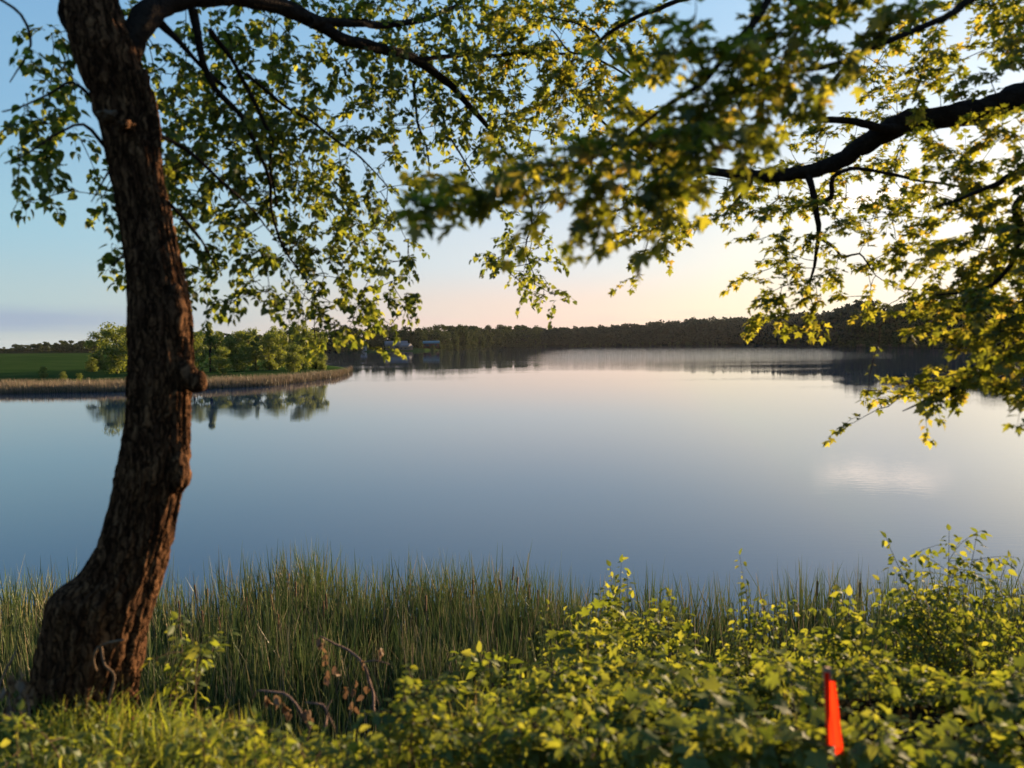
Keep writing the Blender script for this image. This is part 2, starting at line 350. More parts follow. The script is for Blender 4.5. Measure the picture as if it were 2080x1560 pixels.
cen = V[F].mean(1); mi = np.zeros(len(F) + len(cf), np.int32)
uu = 1040 + FPX * cen[:, 0] / np.maximum(cen[:, 1], .1)
far_ = cen[:, 1] > 40; mi[:len(F)][far_] = 2; mi[:len(F)][far_ & (uu < 720) & (cen[:, 1] < 400)] = 1
mi[:len(F)][far_ & (uu > 700) & (uu < 900) & (cen[:, 1] < 640)] = 1
gm.polygons.foreach_set('material_index', mi)

ang = np.linspace(0, 2 * math.pi, 97)[:-1]; wv = [(0, 0, 0)]; 
for rr in (40, 400, 4500): wv += [(rr * math.cos(a), rr * math.sin(a) , 0) for a in ang]
wf3 = np.array([[0, 1 + q, 1 + (q + 1) % 96] for q in range(96)])
wf4 = np.array([[1 + b * 96 + q, 1 + (b + 1) * 96 + q, 1 + (b + 1) * 96 + (q + 1) % 96, 1 + b * 96 + (q + 1) % 96] for b in range(2) for q in range(96)])
wt = link('water', mesh_np('water', np.array(wv, float), [wf3, wf4]), M_water); tag(wt, kind='structure')

# ------------------------------------------------------------------ reeds
def blades(n, base, h, w, lean, curve, seg=4, seed=0, facing=None):
    rg = np.random.default_rng(seed)
    la = rg.uniform(0, 2 * math.pi, n); ld = np.stack([np.cos(la), np.sin(la), np.zeros(n)], 1)
    fa = rg.uniform(0, math.pi, n); fd = np.stack([np.cos(fa), np.sin(fa), np.zeros(n)], 1)
    vs = []; ts = []
    for q in range(seg + 1):
        t = q / seg
        c = base + np.stack([np.zeros(n), np.zeros(n), h * t], 1) + ld * (lean * t + curve * t ** 3)[:, None]
        c[:, 2] -= curve * t ** 3 * .5
        ww = w * (1 - .15 * t) * (1 - t ** 5 * .92)
        if q == seg: ww = w * .06
        vs += [c - fd * ww[:, None] / 2, c + fd * ww[:, None] / 2]; ts += [np.full(n, t)] * 2
    v = np.stack(vs, 1).reshape(-1, 3); tt = np.stack(ts, 1).reshape(-1)
    b0 = np.arange(n)[:, None] * (2 * (seg + 1)); q = np.arange(seg)[None] * 2
    f = np.stack([b0 + q, b0 + q + 1, b0 + q + 3, b0 + q + 2], -1).reshape(-1, 4)
    return v, f, tt
RB_u = [-900, 0, 150, 300, 420, 520, 600, 700, 760, 850, 1000, 1080, 1180, 1300, 1420, 1520, 1640, 1750, 1850, 2080, 3200]
RB_y = [10.6, 10.6, 10.9, 10.5, 10.6, 11.2, 11.9, 11.3, 10.9, 11.3, 11.2, 10.6, 10.2, 10.4, 10.0, 9.7, 10.4, 10.5, 10.3, 10.5, 11]
n = 130000
yy = RNG.uniform(6.1, 12.2, n); xx = RNG.uniform(-1.02, 1.02, n) * yy
ub = 1040 + FPX * xx / yy; bk = np.interp(ub, RB_u, RB_y)
dn = np.array([mn.noise(Vector((a * 1.1, b * 1.1, 3))) for a, b in zip(xx, yy)])
keep = (yy < bk + .5 * dn + .25 * RNG.standard_normal(n)) & (RNG.random(n) < .62 + .5 * dn) & ((yy > 6.9) | (RNG.random(n) < .5))
keep &= ~((ub > 1350) & (RNG.random(n) < .35))
xx, yy, dn = xx[keep], yy[keep], dn[keep]; n = len(xx)
h = 2.04 + .12 * dn + RNG.normal(0, .07, n) - RNG.uniform(.05, 1.0, n) * (RNG.random(n) < .7); h[(yy < 7.4)] *= .9
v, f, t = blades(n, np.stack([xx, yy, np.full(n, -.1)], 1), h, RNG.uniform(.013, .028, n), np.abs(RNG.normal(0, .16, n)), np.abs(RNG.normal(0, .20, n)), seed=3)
ro = link('cattail_reeds', mesh_np('cattail_reeds', v, f, att=t ** 3), M_reed)  # steep falloff carries the painted foot shade up most of each blade
tag(ro, 'dense bed of green cattail reeds with pale tips along the near water edge', 'reeds', kind='stuff')
n = 20000
yy = RNG.uniform(6.3, 10.3, n); xx = RNG.uniform(-.8, .8, n) * yy
dn = np.array([mn.noise(Vector((a * .7 + 9, b * .9, 8))) for a, b in zip(xx, yy)])
ub = 1040 + FPX * xx / yy
keep = RNG.random(n) < np.clip(.2 + dn * 1.6 + .7 * np.exp(-((ub - 950) / 260) ** 2), 0.03, 1)
xx, yy = xx[keep], yy[keep]; n = len(xx)
v, f, t = blades(n, np.stack([xx, yy, np.full(n, -.05)], 1), RNG.uniform(.7, 1.82, n), RNG.uniform(.01, .024, n), np.abs(RNG.normal(0, .4, n)), np.abs(RNG.normal(0, .35, n)), seed=4)
tag(link('dead_reeds', mesh_np('dead_reeds', v, f, att=t), M_reed2), 'brown broken reeds tangled low among the green cattails', 'dead reeds', kind='stuff')
# brown seed heads standing in the bed, one thing each
sh = MB(); tube(sh, [(0, 0, -.15), (0, 0, .04)], [.011, .011], 6); 
ch_m = sh.mesh('seed_head'); ch_m.materials.append(noisy('cattail_head', [(.3, (.10, .045, .02)), (.7, (.17, .08, .035))], 40, .9))
st_ = MB(); tube(st_, [(0, 0, -2.0), (.02, 0, -1.0), (0, 0, -.15)], [.006, .005, .004], 4); tube(st_, [(0, 0, .04), (0, 0, .2)], [.003, .001], 4)
cs_m = st_.mesh('stem'); cs_m.materials.append(M_reed2)
for q in range(22):
    px = RNG.uniform(330, 1120) if q < 20 else RNG.uniform(1560, 1760); y_ = RNG.uniform(8.8, np.interp(px, RB_u, RB_y) - .3)
    x_ = (px - 1040) / FPX * y_
    e = empty('cattail', (x_, y_, 0), 'brown cattail seed head among the green reeds ' + ('between trunk and sapling' if q < 20 else 'behind the shrubs'), 'cattail', 'cattail heads in the near reed bed' + ('' if q < 20 else ' behind the shrubs'))
    zt = RNG.uniform(1.75, 2.0)
    for nm, dm in (('seed_head', ch_m), ('stem', cs_m)):
        o = link(nm, dm, parent=e); o.location = (0, 0, zt); 
    e.rotation_euler = (RNG.normal(0, .05), RNG.normal(0, .05), RNG.uniform(0, 6))

# reeds of the far point (pink topped strip)
pts = []
while len(pts) < 30000:
    u = RNG.uniform(-120, 716); k = RNG.random()
    ly = np.interp(u, L_u, L_y); wd = np.interp(u, [-100, 250, 500, 650, 716], [13, 10, 12, 10, 1.5])
    y_ = ly - 1.0 + wd * RNG.random() ** 1.3; x_ = (u - 1040) / FPX * y_
    y_ += .8 * hnoise(x_, y_, .3); pts.append((x_, y_))
pts = np.array(pts); n = len(pts)
gz = np.array([max(ground_h(a, b), -.2) for a, b in pts]); gz = np.minimum(gz, .3)
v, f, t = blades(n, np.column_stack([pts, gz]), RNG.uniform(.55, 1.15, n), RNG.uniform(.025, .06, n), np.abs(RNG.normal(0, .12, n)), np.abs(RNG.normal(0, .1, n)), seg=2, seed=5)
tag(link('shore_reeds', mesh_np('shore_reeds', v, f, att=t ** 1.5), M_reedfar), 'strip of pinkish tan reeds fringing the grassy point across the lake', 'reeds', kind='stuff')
pts = []
for q in range(5000):
    u = RNG.uniform(1730, 2350); ly = np.interp(u, F_u, F_y); y_ = ly - 1 + 7 * RNG.random(); pts.append(((u - 1040) / FPX * y_, y_))
pts = np.array(pts); n = len(pts)
v, f, t = blades(n, np.column_stack([pts, np.full(n, .05)]), RNG.uniform(1.5, 2.4, n), RNG.uniform(.15, .3, n), np.abs(RNG.normal(0, .2, n)), np.zeros(n), seg=2, seed=6)
tag(link('shoreline_reeds', mesh_np('shoreline_reeds', v, f, att=t ** 1.5), M_reedfar), 'pale band of reeds at the foot of the dark wooded shore', 'reeds', kind='stuff')

# ------------------------------------------------------------------ far trees
def crown_arrays(seed, H=10., W=7., low=.15, nb=26, per=110, ls=.42, shape='round'):
    rg = np.random.default_rng(seed); cs = []; rads = []
    for q in range(nb):
        if shape == 'tall': zz = rg.uniform(low, .95); mx = .5 * math.sin(math.pi * min(1, (zz + .12)) ** .8) 
        else: zz = rg.uniform(low, .88); mx = .5 * math.sqrt(max(.03, 1 - ((zz - .5) / .55) ** 2))
        a = rg.uniform(0, 6.283); rr_ = mx * math.sqrt(rg.random()) * .85
        cs.append((rr_ * W * math.cos(a), rr_ * W * math.sin(a), zz * H)); rads.append(rg.uniform(.13, .25) * W * (.75 if shape == 'tall' else 1))
    cs = np.array(cs); rads = np.array(rads)
    d = norm(rg.standard_normal((nb, per, 3)) + np.array([0, 0, .25]))
    rr_ = rads[:, None] * rg.uniform(.35, 1.1, (nb, per))
    p = cs[:, None] + d * rr_[..., None] * np.array([1, 1, .75]); p = p.reshape(-1, 3)
    nn = norm(d.reshape(-1, 3) + .7 * rg.standard_normal((nb * per, 3)))
    return p, nn, ls * rg.uniform(.5, 1.2, len(p)), cs, rads
def quads(p, nn, s, rg):
    a = norm(np.cross(nn, rg.standard_normal(nn.shape))); b = np.cross(nn, a)
    s = s[:, None]
    v = np.stack([p + a * s * .6, p + b * s * .42, p - a * s * .5, p - b * s * .42], 1).reshape(-1, 3)
    return v, np.arange(len(v)).reshape(-1, 4)
def tree_template(seed, mat, **k):
    rg = np.random.default_rng(seed + 99); p, nn, s, cs, rads = crown_arrays(seed, **k)
    v, f = quads(p, nn, s, rg); cm = mesh_np('crown', v, f); cm.materials.append(mat)
    H = k.get('H', 10.); tb = MB(); bend = rg.uniform(-.3, .3, 2)
    tube(tb, *resample([(0, 0, -.6), (bend[0] * .3, bend[1] * .3, H * .25), (bend[0], bend[1], H * .75)], [.24, .18, .05], 1), 7)
    for q in np.argsort(rads)[-9:]:
        z0 = H * rg.uniform(.18, .5); e = cs[q]; s0 = np.array([bend[0] * .4, bend[1] * .4, z0])
        tube(tb, *resample([s0, s0 * .5 + e * .5 + [0, 0, -.03 * H], e], [.1, .07, .03], .8), 5)
    tm = tb.mesh('trunk', True); tm.materials.append(M_limb)
    return cm, tm
def place_tree(tpl, name, x, y, z, s, sz, label, cat, group):
    e = empty(name, (x, y, z), label, cat, group); e.scale = (s, s, s * sz); e.rotation_euler[2] = RNG.uniform(0, 6.28)
    link('crown', tpl[0], parent=e); link('trunk', tpl[1], parent=e); return e
T_point = [tree_template(10 + q, M_point, nb=46, per=150, ls=.34, low=.03) for q in range(4)] + [tree_template(20 + q, M_point, W=4.6, shape='tall', nb=36, per=140, ls=.32, low=.03) for q in range(2)]
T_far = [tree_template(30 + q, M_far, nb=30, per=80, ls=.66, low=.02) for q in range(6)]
def gy(u, y): x = (u - 1040) / FPX * y; return x, ground_h(x, y)
# (u, depth, height m, width factor, template, label)
PT = [(238, 122, 8.3, 1.0, 0, 'large rounded green tree just beside the dark leaning trunk, across the water'),
      (205, 135, 7.4, .95, 1, 'darker tree at the outer end of the clump by the meadow'),
      (262, 130, 8.8, .9, 2, 'tall tree half hidden behind the leaning trunk, left of it'),
      (330, 132, 8.0, 1.0, 3, 'tree behind the leaning trunk in the row on the point'),
      (395, 124, 7.0, .9, 1, 'first bushy green tree showing past the burl on the trunk'),
      (427, 130, 8.6, .62, 5, 'slim pale topped poplar rising above its neighbours on the point'),
      (452, 121, 4.6, .9, 0, 'low rounded bush tree below the slim pale poplar'),
      (482, 134, 7.6, .95, 3, 'full yellow green tree in the middle of the point row'),
      (520, 136, 7.4, .6, 4, 'narrow bright green tree right of the full yellow green one'),
      (548, 139, 7.6, .8, 2, 'rounded tree between the narrow tree and the brown stemmed gap'),
      (566, 150, 8.4, .8, 1, 'darker taller tree behind the middle of the point row'),
      (596, 130, 5.2, .95, 0, 'low broad bush tree near the tip of the point'),
      (612, 140, 8.9, .85, 3, 'tallest tree close to the tip of the point'),
      (642, 143, 7.7, .6, 2, 'last tree of the row, standing at the tip of the point'),
      (505, 155, 8.0, .9, 0, 'dark tree filling the gap behind the yellow green one'),
      (440, 150, 7.8, .9, 2, 'dark tree behind the slim pale poplar'),
      (655, 138, 3.2, .8, 1, 'small reddish leaved bush at the very tip of the point')]
for u, y, hh, wf, k_, lb in PT:
    x, z = gy(u, y); place_tree(T_point[k_], 'shoreline_tree', x, y, z - .1, hh / 10 * (wf if wf > .7 else .9), 1 / (wf if wf > .7 else .9), lb, 'tree', 'trees on the grassy point')
for u, y, hh, lb in [(88, 112, 1.6, 'low dark bush on the meadow slope'), (160, 103, 1.1, 'small yellow green bush behind the pink reeds'), (187, 128, 2.4, 'dark conical bush at the meadow edge'), (128, 106, 1.2, 'dark bush low on the meadow behind the reeds'), (196, 175, 1.7, 'bright yellow bush in front of the dark tree clump')]:
    x, z = gy(u, y); place_tree(T_point[1], 'bush', x, y, z, hh / 10 * 1.3, .8, lb, 'bush', 'bushes on the meadow')
cnt = 0
G1 = 'trees on the skyline behind the meadow'; G2 = 'trees of the wooded shore straight across the lake'
def far_label(u, row):
    reg = ('behind the grassy point' if u < 660 else 'between the point and the white shed' if u < 735 else 'around the grey roofed houses' if u < 860 else 'behind the red barn' if u < 905 else 'on the wooded stretch past the barn' if u < 1000 else 'at the far dark end of the wooded stretch')
    rw = ('standing at the waterline', 'in the second line', 'on the skyline')[row]
    return 'full green tree %s %s' % (rw, reg), 'far trees %s, %s' % (reg, rw)
G3 = 'trees of the dark wooded shore behind the maple twigs'
for q in range(42):
    u = -60 + q * 6.6 + RNG.uniform(-3, 3); y = RNG.uniform(560, 640); x = (u - 1040) / FPX * y; hh = RNG.uniform(6.5, 10) * (.72 if u < 30 else 1) * (1.25 if u > 60 else 1)
    place_tree(T_far[q % 6], 'meadow_tree', x, y, .6, hh / 10, .9, 'dark rounded tree in the distant row behind the meadow', 'tree', G1)
for row, (y0, dh) in enumerate([(6, 0), (22, 1.5), (42, 3.5)]):
    u = 395 + row * 5
    while u < 1090:
        fy = np.interp(u, F_u, F_y); y = fy + y0 + RNG.uniform(-3, 5); hb = np.interp(u, [400, 560, 700, 760, 900, 1000, 1090], [14.5, 14.5, 16, 16.5, 18, 21, 22])
        gap = 735 < u < 882 and row == 0
        if not gap:
            x = (u - 1040) / FPX * y; z = max(ground_h(x, y), .2)
            if 735 < u < 882: y += 12
            hh = (hb - (0 if row else 3)) * RNG.uniform(.8, 1.1) - max(0, z - 2)
            place_tree(T_far[int(RNG.integers(6))], 'far_tree', x, y, z - .3, hh / 10, 1.0, far_label(u, row)[0], 'tree', far_label(u, row)[1])
        u += RNG.uniform(17, 25) * 520 / fy * (1 if row < 2 else 1.15)
for u, y, hh in [(730, 527, 6), (741, 525, 4.5), (755, 536, 7), (775, 545, 9), (800, 552, 12), (812, 556, 13), (770, 556, 12), (880, 530, 6), (850, 556, 12)]:
    x, z = gy(u, y); place_tree(T_far[int(RNG.integers(6))], 'far_tree', x, y, z - .3, hh / 10, 1.0, 'garden tree standing beside the grey roofed houses, shed or barn', 'tree', 'trees beside the far houses')
for row, y0 in enumerate([4, 16, 32, 55]):
    u = 1715 + row * 7
    while u < 2350:
        fy = np.interp(u, F_u, F_y); y = fy + y0 + RNG.uniform(-2, 4); x = (u - 1040) / FPX * y; z = ground_h(x, y)
        hh = np.interp(u, [1715, 1760, 1850, 2000, 2300], [20, 21, 24, 22, 20]) * RNG.uniform(.82, 1.12) * (1, 1.05, 1.1, 1.15)[row]
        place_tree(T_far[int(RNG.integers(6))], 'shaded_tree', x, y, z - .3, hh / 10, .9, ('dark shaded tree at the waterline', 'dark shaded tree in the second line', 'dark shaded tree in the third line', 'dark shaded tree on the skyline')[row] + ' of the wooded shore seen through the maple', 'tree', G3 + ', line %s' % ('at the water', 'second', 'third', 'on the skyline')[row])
        u += RNG.uniform(34, 50) * 380 / fy
# the hazy hill of woods in the middle distance: reads as one mass
vv, ff, n0 = [], [], 0
for q in range(330):
    u = 1065 + 695 * q / 330 + RNG.uniform(-3, 3); fy = np.interp(u, F_u, F_y); a = (q * 37 % 100) * .75; y = fy + 4 + a; x = (u - 1040) / FPX * y; z = ground_h(x, y)
    top = np.interp(u, [1065, 1090, 1200, 1300, 1400, 1500, 1600, 1760], [20, 20, 21, 24, 28, 29, 30, 28]); hh = (top - max(0, z - 3) - (75 - a) * .05) * RNG.uniform(.86, 1.05)
    p, nn, s, _, _ = crown_arrays(400 + q % 12, nb=18, per=26, ls=1.1, low=.08)
    sc = np.array([.11, .09, .1]) * hh
    v, f = quads(p * sc + [x, y, z], nn, s * hh / 10, RNG); vv.append(v); ff.append(f + n0); n0 += len(v)
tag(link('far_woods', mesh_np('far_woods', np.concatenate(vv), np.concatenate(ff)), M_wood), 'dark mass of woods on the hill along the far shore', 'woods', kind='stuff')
# low shoreline brush under the far woods
vv, ff, n0 = [], [], 0
for q in range(300):
    u = RNG.uniform(395, 2300) if q < 220 else RNG.uniform(880, 1080); fy = np.interp(u, F_u, F_y); y = fy + RNG.uniform(1, 5); x = (u - 1040) / FPX * y
    if 735 < u < 880: continue
    p, nn, s, _, _ = crown_arrays(500 + q % 9, nb=8, per=30, ls=1.0, low=.0)
    hh = RNG.uniform(2, 4.5); v, f = quads(p * np.array([.16, .1, .1]) * hh + [x, y, .1], nn, s * .5, RNG); vv.append(v); ff.append(f + n0); n0 += len(v)
tag(link('shoreline_undergrowth', mesh_np('shoreline_undergrowth', np.concatenate(vv), np.concatenate(ff)), M_far), 'low brush overhanging the water under the far woods', 'undergrowth', kind='stuff')

# ------------------------------------------------------------------ houses on the far shore
M_wall = noisy('house_wall', [(.3, (.10, .075, .06)), (.7, (.15, .11, .09))], 2, .8, .2)
M_roofg = noisy('grey_roof', [(.3, (.11, .10, .11)), (.7, (.17, .155, .16))], 2, .7, .2)
M_roofb = noisy('blue_metal_roof', [(.3, (.06, .14, .18)), (.7, (.08, .17, .21))], 2, .45, .1)
M_white = noisy('white_siding', [(.3, (.18, .19, .2)), (.7, (.25, .25, .26))], 3, .6, .1)
M_red = noisy('barn_red', [(.3, (.06, .02, .014)), (.7, (.09, .03, .02))], 3, .7, .1)
M_glass, _t, _o = material('window_glass'); _b = _t.nodes.new('ShaderNodeBsdfPrincipled'); _b.inputs['Base Color'].default_value = (.03, .04, .05, 1); _b.inputs['Roughness'].default_value = .1; _t.links.new(_b.outputs[0], _o.inputs[0])
def house(name, u, y, w, d, hw, hr, wallm, roofm, rz, label, cat, z=None, win=3):
    x, z0 = gy(u, y); z0 = z0 if z is None else z
    e = empty(name, (x, y, z0), label, cat); e.rotation_euler[2] = rz
    m = MB(); box(m, (0, 0, hw / 2 - .3), (w, d, hw + .6)); link('wall', m.mesh('wall'), wallm, e)
    m = MB(); o_ = .4
    v = np.array([(-w / 2 - o_, -d / 2 - o_, hw - .1), (w / 2 + o_, -d / 2 - o_, hw - .1), (w / 2 + o_, d / 2 + o_, hw - .1), (-w / 2 - o_, d / 2 + o_, hw - .1), (-w / 2 - o_, 0, hw + hr), (w / 2 + o_, 0, hw + hr)])
    m.add(v, np.array([[0, 1, 5, 4], [2, 3, 4, 5], [0, 3, 2, 1]])); m.add(v, np.array([[0, 4, 3], [1, 2, 5]])); link('roof', m.mesh('roof'), roofm, e)
    for q in range(win):
        m = MB(); box(m, (0, 0, 0), (w / (win * 2.2), .12, hw * .4)); o = link('window', m.mesh('window'), M_glass, e); o.location = (-w / 2 + w * (q + .5) / win, -d / 2 - .05, hw * .52)
    return e
house('house', 806, 536, 15, 8, 2.6, 3.0, M_wall, M_roofg, .25, 'long low house with grey roof among trees on the far shore', 'house', z=1.5)
house('cottage', 826, 529, 7, 6, 2.2, 2.3, M_wall, M_roofg, -.5, 'small grey roofed cottage with sloping side, nearer the lawn on the far shore', 'cottage', z=.8, win=2)
house('shed', 740, 524, 3.8, 3, 2.8, .7, M_white, M_roofg, .1, 'small white shed close to the far shoreline', 'shed', z=.6, win=1)
house('barn', 877, 545, 11, 7, 3.0, 1.7, M_red, M_roofb, .1, 'red barn with a pale blue roof behind the far trees', 'barn', z=2.2, win=2)

# ------------------------------------------------------------------ leaves
def leaf_tpl(kind, curl=.18, fold=.3):
    if kind == 'linden': half = [(-.07, .16), (0, .34), (.22, .45), (.5, .40), (.78, .18)]; mid = .35
    elif kind == 'maple': half = [(-.06, .15), (-.04, .42), (.15, .32), (.28, .48), (.52, .60), (.50, .36), (.46, .20), (.66, .24), (.74, .13)]; mid = .25
    else: half = [(.05, .12), (.25, .27), (.5, .30), (.75, .17)]; mid = .45
    v = [(mid, 0), (0, 0)] + half + [(1, 0)] + [(x, -y) for x, y in reversed(half)]
    v = np.array([(x, y, fold * abs(y) - curl * x * x) for x, y in v]); n_ = len(v) - 1
    f = np.array([[0, 1 + q, 1 + (q + 1) % n_] for q in range(n_)])
    return v, f
TPL = {k_: [leaf_tpl(k_, c, fo) for c, fo in ((.12, .15), (.3, .3), (.45, .1), (.05, .4))] for k_ in ('linden', 'maple', 'ovate')}
class Leaves:
    def __init__(s): s.p = []; s.x = []; s.n = []; s.s = []
    def add(s, p, x, n_, sz): s.p.append(p); s.x.append(x); s.n.append(n_); s.s.append(sz)
    def build(s, kind, mat, parent, nparts=300, stuff='foliage', minpx=9, stuff_label=None):
        if not s.p: return
        p = np.array(s.p); x = norm(np.array(s.x)); nn = np.array(s.n); sz = np.array(s.s)
        yv = norm(np.cross(nn, x)); nn = np.cross(x, yv)
        px, py, d = project(p); on = (px > -20) & (px < 2100) & (py > -20) & (py < 1580) & (d > .3)
        app = np.where(on, sz / np.maximum(d, .3) * FPX, 0) * (.7 + .3 * np.abs(norm(C - p) * nn).sum(1))
        order = np.argsort(-app); pick = [q for q in order[:nparts] if app[q] > minpx]; ps = set(pick)
        v = np.random.default_rng(len(p)).integers(0, 4, len(p))
        base = np.array(parent.location)
        meshes = LMESH[(kind, mat.name)] if (kind, mat.name) in LMESH else None
        if meshes is None:
            meshes = []
            for tv, tf in TPL[kind]: me = mesh_np('leaf', tv, tf); me.materials.append(mat); meshes.append(me)
            LMESH[(kind, mat.name)] = meshes
        for q in pick:
            o = bpy.data.objects.new('leaf', meshes[v[q]]); COL.objects.link(o); o.parent = parent
            c = p[q] - base; a, b, n_ = x[q] * sz[q], yv[q] * sz[q], nn[q] * sz[q]
            o.matrix_local = Matrix(((a[0], b[0], n_[0], c[0]), (a[1], b[1], n_[1], c[1]), (a[2], b[2], n_[2], c[2]), (0, 0, 0, 1)))
        rest = np.array([q for q in range(len(p)) if q not in ps], int)
        if len(rest):
            V_, F_, n0_ = [], [], 0
            for k_ in range(4):
                r_ = rest[v[rest] == k_]
                if not len(r_): continue
                tv, tf = TPL[kind][k_]
                q_ = (p[r_, None] - base) + sz[r_, None, None] * (tv[None, :, :1] * x[r_, None] + tv[None, :, 1:2] * yv[r_, None] + tv[None, :, 2:] * nn[r_, None])
                V_.append(q_.reshape(-1, 3)); F_.append((tf[None] + (np.arange(len(r_)) * len(tv))[:, None, None]).reshape(-1, 3) + n0_); n0_ += len(r_) * len(tv)
            o = link(stuff, mesh_np(stuff, np.concatenate(V_), np.concatenate(F_)), mat, parent); o['kind'] = 'stuff'
LMESH = {}
rnd = random.Random(11)
def rv(s=1.0): return np.array([rnd.gauss(0, s), rnd.gauss(0, s), rnd.gauss(0, s)])
ZUP = np.array([0, 0, 1.0])
def put_leaves(L, path, kind, size, spacing, droop, start=0.0, horiz=.8):
    if kind == 'maple': horiz = 1.15
    seg = np.linalg.norm(np.diff(path, axis=0), axis=1); cum = np.concatenate([[0], np.cumsum(seg)]); tot = cum[-1]; s_ = start * tot; side = 1
    while s_ <= tot:
        q = min(np.searchsorted(cum, s_, 'right') - 1, len(path) - 2); t = (s_ - cum[q]) / max(seg[q], 1e-6)
        p = path[q] * (1 - t) + path[q + 1] * t; T = norm(path[q + 1] - path[q])
        S = norm(np.cross(T, ZUP) + 1e-3); 
        sides = (1, -1) if kind == 'maple' or kind == 'ovate' else (side,)
        for sd in sides:
            dr = norm(T * rnd.uniform(.2, .9) + S * sd * rnd.uniform(.6, 1.1) + rv(.25) + ZUP * rnd.uniform(-droop, .15))
            nn = norm(ZUP * horiz + rv(.38) - T * .2)
            sz = size * rnd.uniform(.5, 1.25)
            pet = dr * sz * rnd.uniform(.2, .6) - ZUP * sz * .1
            L.add(p + pet, norm(dr - ZUP * droop * rnd.uniform(.2, .8)), nn, sz)
        side = -side; s_ += spacing * rnd.uniform(.6, 1.4)
    p = path[-1]; T = norm(path[-1] - path[-2]); L.add(p, norm(T + rv(.2) - ZUP * droop * .5), norm(ZUP * horiz + rv(.3)), size)
def arc(a, b, sag, wob, nseg):
    t = np.linspace(0, 1, nseg + 1)[:, None]; p = a * (1 - t) + b * t + ZUP * sag * 4 * t * (1 - t); Lg = np.linalg.norm(b - a)
    w = np.cumsum([rv(wob * Lg) for _ in range(nseg + 1)], axis=0); w = w - w[0] - t * (w[-1] - w[0]); return p + w
def grow(tree, limbs, targets, kind, size, spray, leafmat, droop, spacing, prefer=None, sag=.04):
    nodes = [p for l in limbs for p in l]; nodes = np.array(nodes)
    tg = np.array(targets); dist = np.array([np.min(np.linalg.norm(nodes - q, axis=1)) for q in tg]); tg = tg[np.argsort(dist)]
    tw = MB(); L = Leaves()
    for T in tg:
        dd = np.linalg.norm(nodes - T, axis=1); qn = int(np.argmin(dd)); A = nodes[qn]; D = dd[qn]
        if D > .12:
            path = arc(A, T, rnd.uniform(-.02, sag) * D * 2, .03, max(3, int(D / .1)))
            r0 = .0022 + .0055 * min(1, D / 1.2)
            tube(tw, path, np.linspace(r0, .0018, len(path)), 4, cap=False); nodes = np.vstack([nodes, path[1:]])
            if D > .25 and rnd.random() < .6: put_leaves(L, path, kind, size * .9, spacing * 2.2, droop, .5)
        out_ = norm((T - A) / max(D, .01) * .8 + rv(.45) + (prefer if prefer is not None else 0)); 
        nsub = rnd.choice((2, 3, 3))
        for s_ in range(nsub):
            dr = norm(out_ + (rv(.6) * np.array([1, 1, .35]) if s_ else 0) - ZUP * rnd.uniform(0, droop * .6)); ln = spray * rnd.uniform(.5, 1.1) * (1 if s_ == 0 else .65)
            path = arc(T - out_ * spray * .25 * (s_ > 0), T + dr * ln, .03, .02, 4); tube(tw, path, np.linspace(.0022, .001, 5), 3, cap=False)
            put_leaves(L, path, kind, size, spacing, droop, .05)
    base = np.array(tree.location)
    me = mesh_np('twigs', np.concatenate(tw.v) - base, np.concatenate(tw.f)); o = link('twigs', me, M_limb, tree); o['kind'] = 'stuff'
    L.build(kind, leafmat, tree); return len(L.p)
def limb_obj(tree, name, pts, mat, step=.05, n=9, rough=.06, world=False, wob=.0):
    """pts: (px, py, depth, width px) or world (x,y,z,r)"""
    if world: p = np.array([q[:3] for q in pts], float); r_ = np.array([q[3] for q in pts], float)
    else: p = np.array([P(a, b, d) for a, b, d, w in pts]); r_ = np.array([w / 2 / FPX * d for a, b, d, w in pts])
    p, r_ = resample(p, r_, step); m = len(p)
    if wob: p += np.array([[mn.noise(Vector((q * .23, c_ * 9, p[0][0]))) for c_ in range(3)] for q in range(m)]) * wob * np.minimum(1, np.linspace(0, 4, m))[:, None]
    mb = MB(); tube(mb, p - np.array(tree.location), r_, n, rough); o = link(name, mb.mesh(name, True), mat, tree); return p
def targets(grid, mult, depth, jitter=.5, row0=0):
    T = []
    for r_, row in enumerate(grid):
        for c_, ch in enumerate(row):
            k_ = int(ch) * mult; k_ = int(k_) + (rnd.random() < k_ - int(k_))
            for _ in range(k_):
                px, py = (c_ + rnd.random()) * 52, (r_ + row0 + rnd.random()) * 52; T.append(P(px, py, depth(px, py) + rnd.uniform(-jitter, jitter)))
    return T

# ------------------------------------------------------------------ leaning linden tree
tb = P(165, 1500, 3.45); tb[2] = 3.3
linden = empty('linden_tree', tb, 'dark leaning tree with a burl on its trunk and a limb arching over the lake', 'tree')
TR = [(-500, 40, 110, 3.2), (-250, 85, 170, 3.25), (-60, 115, 222, 3.3), (0, 128, 236, 3.32), (50, 140, 256, 3.33), (100, 153, 276, 3.34), (150, 170, 284, 3.35), (200, 196, 292, 3.36), (235, 199, 300, 3.37),
      (250, 210, 305, 3.37), (300, 219, 320, 3.38), (400, 240, 336, 3.4), (505, 259, 356, 3.4), (600, 268, 376, 3.4), (640, 268, 384, 3.4), (700, 266, 385, 3.4), (760, 265, 388, 3.4), (800, 263, 384, 3.4),
      (860, 259, 380, 3.4), (930, 250, 380, 3.4), (955, 245, 376, 3.4), (1000, 237, 362, 3.4), (1050, 225, 350, 3.4), (1100, 206, 342, 3.4), (1150, 180, 330, 3.41), (1172, 158, 326, 3.41), (1186, 128, 322, 3.42),
      (1205, 114, 318, 3.42), (1300, 92, 290, 3.44), (1400, 70, 266, 3.46), (1460, 58, 264, 3.47), (1520, 45, 275, 3.48), (1600, 20, 300, 3.5)]
